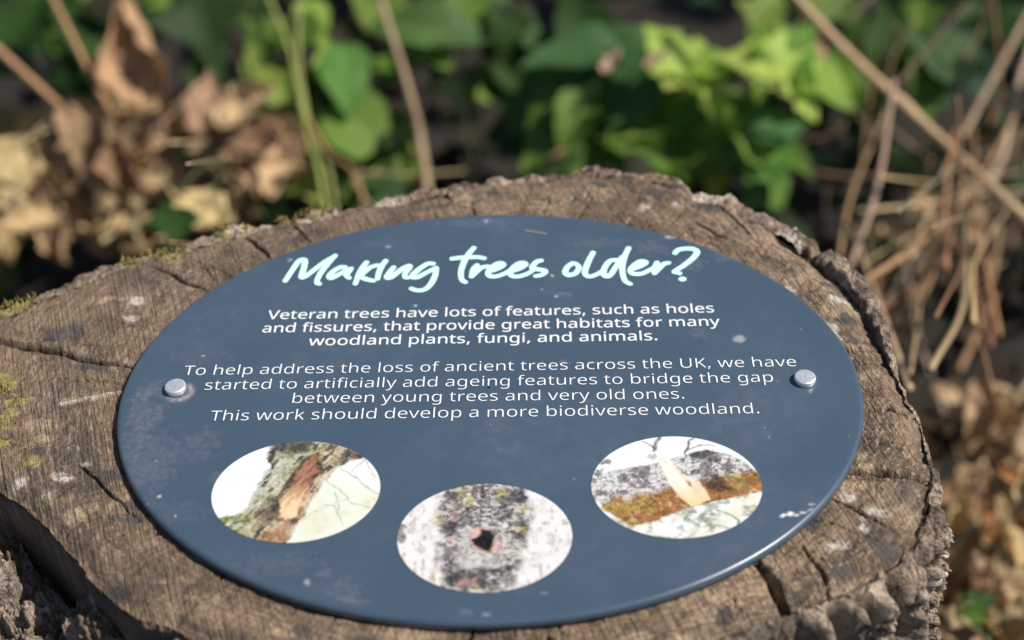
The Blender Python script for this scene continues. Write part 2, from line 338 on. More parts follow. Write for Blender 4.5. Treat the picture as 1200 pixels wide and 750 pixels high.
RB = radius(B); RB = np.maximum(RB+0.003*(fbm(np.cos(TH)*22, np.sin(TH)*22, seed=12)-0.5)+0.0035*(fbm(np.cos(TH)*70, np.sin(TH)*70, seed=13)-0.5), RW+0.0008)
BACKM = sstep(0.62, 0.74, TH)*sstep(3.05, 2.8, TH)
RW = RW*(1-0.022*BACKM); RB = RB+0.0012*BACKM
FURROW = [(1100, 640, .011, .030), (1078, 678, .013, .034), (1040, 705, .010, .028), (1008, 722, .012, .030), (968, 742, .012, .032), (925, 758, .010, .028), (1113, 575, .007, .022)]
def furrow(wob=0.0):
    f = np.zeros(NT_)
    for px, py, dpt, w in FURROW:
        c = at(px, py, H); a = math.atan2(c[1], c[0]); f = np.maximum(f, dpt*np.exp(-(np.abs(TH+wob-a)/w*1.6)**1.6))
    return f
def pxl(*pts): return [tuple(at(x, y, H)[:2]) for x, y in pts]
CRACKS = [  # polyline, half width, depth
    (pxl((-60, 385), (0, 399), (50, 410), (90, 419), (120, 424), (160, 432)), 0.0010, 0.010),
    (pxl((180, 313), (210, 326), (246, 342)), 0.0007, 0.007),
    (pxl((284, 272), (300, 286), (318, 303)), 0.0008, 0.007),
    (pxl((985, 553), (1020, 553), (1050, 557), (1092, 559)), 0.0010, 0.009),
    (pxl((990, 560), (1030, 561), (1060, 566)), 0.0006, 0.006),
    (pxl((970, 585), (1000, 597), (1022, 608), (1056, 624)), 0.0006, 0.006),
    (pxl((1010, 480), (1040, 481), (1078, 484)), 0.0006, 0.005),
    (pxl((885, 659), (903, 675), (912, 690), (922, 708), (930, 730)), 0.0013, 0.012),
    (pxl((940, 640), (962, 668), (972, 690)), 0.0006, 0.005),
    (pxl((174, 632), (192, 621)), 0.0006, 0.006),
    (pxl((515, 214), (522, 226), (530, 236)), 0.0007, 0.006),
    (pxl((812, 260), (832, 268), (852, 279)), 0.0007, 0.005),
    (pxl((840, 236), (860, 255), (880, 275)), 0.0006, 0.004),
    (pxl((60, 442), (100, 446), (140, 450)), 0.0004, 0.003),
    (pxl((0, 585), (60, 560), (110, 552)), 0.0006, 0.005),
    (pxl((940, 300), (905, 283), (890, 300)), 0.0005, 0.004),
    (pxl((975, 520), (1020, 517), (1085, 520)), 0.0004, 0.003),
    (pxl((985, 430), (1030, 424), (1050, 430)), 0.0004, 0.003),
    (pxl((990, 462), (1040, 452), (1064, 460)), 0.0004, 0.003),
    (pxl((330, 250), (352, 272), (365, 285)), 0.0006, 0.005),
    (pxl((640, 745), (650, 760), (655, 790)), 0.0009, 0.008),
    (pxl((560, 728), (545, 760), (535, 800)), 0.0007, 0.008),
    (pxl((90, 545), (110, 556), (125, 575), (150, 600), (166, 613)), 0.0006, 0.004),
    (pxl((0, 540), (40, 520), (80, 512)), 0.0005, 0.004),
]
rng = np.random.RandomState(4)
for k in range(80):
    a = rng.uniform(-np.pi, np.pi); i = int((a+np.pi)/(2*np.pi)*NT_) % NT_
    r1 = RW[i]*rng.uniform(0.78, 1.0); r0 = r1-rng.uniform(0.004, 0.045); da = rng.uniform(-0.03, 0.03)
    CRACKS.append(([(r0*math.cos(a), r0*math.sin(a)), ((r0+r1)/2*math.cos(a+da), (r0+r1)/2*math.sin(a+da)), (r1*math.cos(a+da*.6), r1*math.sin(a+da*.6))], rng.uniform(0.00022, 0.0005), rng.uniform(0.0015, 0.0045)))
def crack_field(X, Y):
    dz = np.zeros(X.shape); cr = np.zeros(X.shape)
    wx = X+0.0030*(fbm(X*120, Y*120, seed=31)-0.5); wy = Y+0.0030*(fbm(X*120, Y*120, seed=32)-0.5)
    for ci, (pts, w, d) in enumerate(CRACKS):
        w = w*(1.5 if ci in (0, 3, 7) else 1.0)
        P = np.array(pts); m = (X > P[:, 0].min()-0.006) & (X < P[:, 0].max()+0.006) & (Y > P[:, 1].min()-0.006) & (Y < P[:, 1].max()+0.006)
        if not m.any(): continue
        q, t = seg_dist(wx[m], wy[m], pts); ww = w*0.62*(0.35+0.9*np.sin(np.pi*np.clip(t*0.9+0.08, 0, 1)))
        g = np.exp(-(q/ww)**2); dz[m] = np.minimum(dz[m], -d*g); cr[m] = np.maximum(cr[m], np.exp(-(q/(ww*1.6))**2))
    return dz, cr
def blobs(X, Y, items, seed=0):
    s = np.zeros(X.shape)
    j = (fbm(X*190, Y*190, seed=seed)-0.5)*2.6
    for (px, py, rx, ry) in items:
        c = at(px, py, H); e = at(px+rx, py, H); f = at(px, py-ry, H)
        d = np.hypot((X-c[0])/abs(e[0]-c[0]), (Y-c[1])/abs(f[1]-c[1])); s = np.maximum(s, sstep(1.15, 0.25, d+j))
    return s
MOSS = [(0, 452, 18, 14), (4, 492, 14, 12), (0, 352, 40, 14), (20, 470, 12, 6), (190, 296, 26, 9), (150, 306, 10, 5), (262, 268, 14, 9), (285, 268, 12, 6), (330, 256, 8, 5), (345, 258, 7, 5), (365, 246, 16, 9), (40, 540, 12, 6), (0, 520, 16, 8)]
PALE = [(993, 580, 9, 8), (163, 353, 15, 6), (152, 376, 9, 5), (70, 560, 15, 6), (100, 545, 9, 5), (58, 578, 11, 6), (24, 565, 8, 5), (926, 337, 12, 6), (945, 560, 5, 3), (310, 232, 8, 4), (760, 243, 9, 4), (790, 240, 6, 4), (670, 232, 6, 4), (978, 388, 9, 8), (1000, 350, 22, 5), (1010, 606, 5, 4), (925, 598, 4, 3), (905, 640, 6, 5), (1030, 598, 18, 8), (980, 640, 12, 5), (1010, 620, 10, 6)]
TAN = [(108, 467, 34, 4), (960, 330, 40, 12), (985, 362, 34, 10), (1000, 400, 26, 8), (1010, 440, 30, 7), (1030, 470, 26, 7), (1015, 545, 20, 4), (1000, 567, 24, 5), (1050, 600, 20, 12), (875, 668, 26, 9), (840, 700, 22, 8), (800, 745, 20, 8), (900, 690, 14, 8), (1030, 505, 28, 5), (630, 240, 14, 6), (540, 235, 16, 5), (700, 222, 20, 7), (860, 245, 20, 8), (900, 262, 22, 8), (150, 585, 16, 5), (170, 620, 14, 5), (90, 600, 30, 10), (60, 585, 26, 8), (240, 700, 24, 8), (330, 740, 24, 7), (300, 720, 20, 6), (210, 680, 18, 8), (40, 500, 28, 7), (60, 515, 26, 6), (220, 270, 20, 5), (130, 350, 24, 5), (480, 745, 30, 8), (740, 745, 24, 6)]
DARK = [(1000, 372, 24, 6), (1020, 398, 22, 6), (985, 330, 26, 6), (975, 410, 18, 5), (1010, 525, 40, 5), (890, 610, 26, 14), (950, 610, 26, 12), (1040, 640, 24, 10), (990, 668, 20, 8), (770, 228, 22, 8), (830, 240, 18, 7), (735, 212, 12, 7), (355, 280, 20, 6), (130, 560, 26, 10), (150, 610, 28, 10), (60, 530, 30, 8), (110, 430, 30, 8), (70, 390, 40, 9), (350, 735, 16, 10), (420, 755, 24, 8), (150, 520, 12, 40), (160, 580, 12, 20), (130, 690, 20, 8), (60, 625, 16, 8), (700, 215, 14, 6), (855, 720, 26, 10), (570, 225, 20, 6)]
def stump():
    root = empty('tree_stump')
    tag(root, 'weathered tree stump with cracked grey-brown cut face and rough bark rim', 'tree stump')
    s = np.concatenate([[0.02, 0.25, 0.45], np.linspace(0.52, 0.988, 185), [0.994, 1.0]])
    S, T = np.meshgrid(s, TH, indexing='ij'); R = S*RW[None]; X, Y = R*np.cos(T), R*np.sin(T)
    dz, cr = crack_field(X, Y)
    rr = np.hypot(X-0.01, (Y-0.012)*1.2)+0.012*fbm(X*9, Y*9, seed=2)
    Z = H + 0.0016*(fbm(X*30, Y*30, seed=1)-0.5) + 0.0006*(fbm(rr*160, T*3, seed=6)-0.5) + 0.0013*(fbm(X*260, Y*260, seed=8)-0.5) + 0.0010*(fbm(rr*40, T*45, seed=7)-0.5) + 0.0016*(fbm(X*110, Y*110, seed=14)-0.5) + 0.0012*(fbm(rr*420, T*26, seed=15)-0.5)*sstep(-0.12, 0.06, X+0.10*(fbm(X*12, Y*12, seed=16)-0.5))
    edge = sstep(0.013, 0.0, RW[None]*(1-S))*(1-0.8*BACKM[None])
    Z = Z - edge*0.0035*fbm(X*70, Y*70, seed=41) - 0.0035*edge**3
    inner = sstep(0.16, 0.128, np.hypot(X, Y/0.80)); Z = Z-0.0012*inner
    moss = blobs(X, Y, MOSS, 51); pale = blobs(X, Y, PALE, 52); tan = blobs(X, Y, TAN, 53); dark = blobs(X, Y, DARK, 54)
    streak, _t = seg_dist(X, Y, pxl((70, 474), (95, 469), (120, 464), (142, 461))); sk = np.exp(-(streak/0.0009)**2)
    tan = np.maximum(tan, sk); pale = np.maximum(pale, 0.9*sk); Z = Z+0.0010*sk
    Z = Z+dz+moss*0.0016*fbm(X*420, Y*420, seed=77)
    V = np.stack([X, Y, Z], -1)
    # the wood's own flank, seen where the bark has come away
    zf = np.array([0.004, 0.010, 0.018, 0.028, 0.040, 0.055, 0.075, 0.10])
    fl = []
    for z in zf:
        k = RW+0.0010+0.02*z-0.0016*fbm(np.cos(TH)*26, np.sin(TH)*26, np.full(NT_, z*40), seed=43)-0.0008*fbm(np.cos(TH)*150, np.sin(TH)*150, np.full(NT_, z*200), seed=44)
        fl.append(np.stack([k*np.cos(TH), k*np.sin(TH), np.full(NT_, H-z)], -1))
    V = np.concatenate([V, np.array(fl)]); n = V.shape[0]
    def ext(a, v=0.0): return np.concatenate([a, np.full((len(zf), NT_), v)]).ravel()
    dk = np.concatenate([dark, np.full((len(zf), NT_), 0.35)]).ravel()
    mesh_np('cut_wood', V.reshape(-1, 3), grid_quads(n, NT_), M['wood'], root, dict(moss=ext(moss*0.7), pale=ext(pale), tan=ext(tan), dark=dk))
    # bark: a crust around the wood, its top broken unevenly, its outside furrowed
    u = np.linspace(0, 1, 16); cx, cy = np.cos(TH), np.sin(TH)
    gap = np.clip((RB-RW-0.001)/0.004, 0, 1)
    lumps = fbm(cx*16, cy*16, seed=61); lump2 = fbm(cx*45, cy*45, seed=62)
    front = sstep(-0.2, -0.75, TH)*sstep(-3.0, -2.2, TH)            # the near side, broken off lower
    right = sstep(-0.95, -0.75, TH)*sstep(-0.2, -0.32, TH)
    drop = 0.003+0.009*(lumps-0.40)+0.007*(lump2-0.5)+0.004*front*(1-right)+0.002*right
    left = sstep(-2.30, -2.38, TH)*sstep(-2.98, -2.86, TH)          # the notch at the left front
    drop = drop+0.045*left
    back = sstep(0.0, 0.25, TH)*sstep(2.95, 2.6, TH)
    drop = drop*(1-back)+back*(0.0005+0.006*(lumps-0.45)+0.004*(lump2-0.5))
    groove = np.clip(sstep(0.02, 0.10, TH)*sstep(0.66, 0.56, TH)+0.45*sstep(-0.15, -0.25, TH)*sstep(-2.9, -2.7, TH)*sstep(0.40, 0.60, fbm(np.cos(TH)*30, np.sin(TH)*30, seed=67))+sstep(-2.2, -2.35, TH)*sstep(-2.95, -2.8, TH), 0, 1)
    drop = drop*(0.55+0.45*np.maximum(groove, 1-back)); rows = []; at_m, at_p, at_d = [], [], []
    RI = RW-0.0006
    for k, q in enumerate(u):
        r = RI+(RB-0.7*furrow()-RI)*q; x, y = r*cx, r*cy
        prof = np.where(q < 0.22, -0.006*(1-q/0.22)**0.7, 0.0)*groove-0.006*np.clip((q-0.72)/0.28, 0, 1)**2
        rough = 0.0045*(fbm(x*140, y*140, seed=63)-0.5)+0.003*(fbm(x*420, y*420, seed=64)-0.5)
        z = H-drop+prof*gap+rough*gap*(1 if q > 0.1 else 0.3)
        z = np.where((q < 0.3) & (front > 0.5) & (left < 0.5) & (gap > 0.3), np.maximum(z, H-0.0035-0.004*groove), z)
        z = np.where((gap < 0.3) & (BACKM < 0.5), np.minimum(z, H-0.0035), z)
        zb = H-0.0006+0.0045*(lumps-0.5)*sstep(0, .5, q)+0.0035*(fbm(x*75, y*75, seed=66)-0.5)*sstep(0, .4, q)+rough*0.9-0.007*np.clip((q-0.6)/0.4, 0, 1)**2
        z = z*(1-BACKM)+zb*BACKM-1.5*furrow()*sstep(0.25, 0.9, q)
        rows.append(np.stack([x, y, z], -1)); at_m.append(blobs(x, y, MOSS, 51)); at_p.append(sstep(0.52, 0.66, fbm(x*60, y*60, seed=65))*np.clip(z*0+back, 0.35, 1)); at_d.append(np.maximum(0.8*max(0, 1-q/0.2)*groove, np.clip(furrow()/0.009-0.35, 0, 1)*min(1, q/.5)))
    zz = np.concatenate([np.linspace(0.0015, 0.13, 170), np.linspace(0.137, H+0.02, 30)])
    top = rows[-1][:, 2]; wx = cx*0.17; wy = cy*0.17; per = TH*0.17
    for k, d in enumerate(zz):
        z = top-d*((top+0.03)/zz[-1])
        wb = 0.55*(fbm(wx*90, wy*90, z*60, seed=71)-0.5); wb2 = 0.9*(fbm(wx*60, wy*60, z*60, seed=72)-0.5)
        f1, f2, idd = cell(per*52+wb*1.6, z*13+wb2*2.0, seed=7); plate = sstep(0.02, 0.30, f2)
        g1, g2, id2 = cell(per*170+wb*3, z*60+wb2*3, seed=17); chip = sstep(0.0, 0.25, g2)
        ridg = 1-np.abs(2*fbm(wx*70, wy*70, z*26, seed=73)-1)*2; fine = fbm(wx*200, wy*200, z*80, seed=74, oct=3); vf = fbm(wx*600, wy*600, z*300, seed=76, oct=2)
        e = min(1, d*50)
        r = RB+gap*(0.017*(plate-0.85)*e+0.005*(ridg-0.6)*e+0.0016*(chip-0.7)+0.0016*(id2-0.5)+0.0050*(fine-0.5)+0.0018*(vf-0.5))+0.008*(idd-0.4)*gap*e+0.30*d*d-left*0.004
        r = r+0.003*right*min(1, d/0.05)-0.9*furrow()-0.9*furrow(0.10*(fbm(np.full(NT_, d*22), TH*2, seed=79)-0.5))*min(1, d/0.012)
        rows.append(np.stack([r*cx, r*cy, z], -1)); at_m.append(sstep(0.6, 0.8, fbm(wx*30, wy*30, z*30, seed=75))*0.5*left); at_p.append(sstep(0.50, 0.66, fine)*(0.35+0.6*id2))
        at_d.append(np.maximum(np.maximum(np.maximum(sstep(0.16, 0.02, f2), np.clip(furrow()/0.009-0.25, 0, 1)), 0.5*sstep(0.10, 0.0, g2))*gap, left*0.4))  # bark in the left notch darkened too, its shade painted into the colour
    V = np.array(rows)
    mesh_np('bark', V.reshape(-1, 3), grid_quads(len(V), NT_), M['bark'], root, dict(moss=np.array(at_m).ravel(), pale=np.array(at_p).ravel(), dark=np.array(at_d).ravel()))
    # loose slabs of bark standing off the near left side
    def slab(px, py, zt, ax, ay, az, rz, seed):
        n1, n2 = 130, 200
        A, Bb = np.meshgrid(np.linspace(0.0, np.pi, n1), np.linspace(0, 2*np.pi, n2, endpoint=False), indexing='ij')
        sx, sy, sz = np.sin(A)*np.cos(Bb), np.sin(A)*np.sin(Bb), np.cos(A)
        pw = lambda v, e: np.sign(v)*np.abs(v)**e
        x, y, z = pw(sx, .72)*ax, pw(sy, .72)*ay, pw(sz, .72)*az
        c = at(px, py, zt); ca, sa = math.cos(rz), math.sin(rz)
        k = 1+0.35*(fbm(x*45, y*45, z*30, seed=seed)-0.5)+0.30*(fbm(x*150, y*150, z*150, seed=seed+1)-0.5)+0.12*(fbm(x*500, y*500, z*500, seed=seed+5)-0.5)
        x, y, z = x*k, y*k, z*k
        z = z+0.006*(fbm(x*120, y*120, z*40, seed=seed+2)-0.5)
        Vv = np.stack([c[0]+ca*x-sa*y, c[1]+sa*x+ca*y, zt-az+z], -1).reshape(-1, 3)
        mesh_np('bark_slab', Vv, grid_quads(n1, n2), M['bark'], root, dict(moss=np.zeros(len(Vv)), pale=0.5*sstep(0.48, 0.66, fbm(Vv[:, 0]*70, Vv[:, 1]*70, Vv[:, 2]*70, seed=seed+3)), dark=np.zeros(len(Vv))))
    slab(116, 722, H-0.022, 0.021, 0.0135, 0.055, -0.55, 101)
    slab(22, 705, H-0.036, 0.026, 0.018, 0.08, -0.75, 105)
    slab(-30, 640, H-0.020, 0.026, 0.018, 0.08, -0.9, 109)
    # cushions of moss on the left rim: short tufts
    mb = MB(); rg = random.Random(5)
    for (px, py, rx, ry) in MOSS:
        for k in range(int(rx*ry*0.8)+15):
            a = rg.uniform(0, 6.283); q = rg.random()*1.15
            c = at(px+rx*q*math.cos(a), py+ry*q*math.sin(a), H); i = int((math.atan2(c[1], c[0])+math.pi)/(2*math.pi)*NT_) % NT_
            if math.hypot(c[0], c[1]) > RB[i]-0.001: continue
            h = rg.uniform(0.0006, 0.0022); dx, dy = rg.uniform(-1, 1)*h*0.8, rg.uniform(-1, 1)*h*0.8; w = rg.uniform(0.0003, 0.0006); z0 = H-0.0005
            g = rg.random(); colr = (0.17+0.24*g, 0.145+0.18*g, 0.03+0.08*g)
            mb.add([(c[0]-w, c[1], z0), (c[0]+w, c[1], z0), (c[0]+w*.5+dx*.6, c[1]+dy*.6, z0+h*.6), (c[0]+dx, c[1]+dy, z0+h)], [(0, 1, 2), (0, 2, 3)], colr)
    mb.build('moss', M['moss'], root)
    return root
stump()

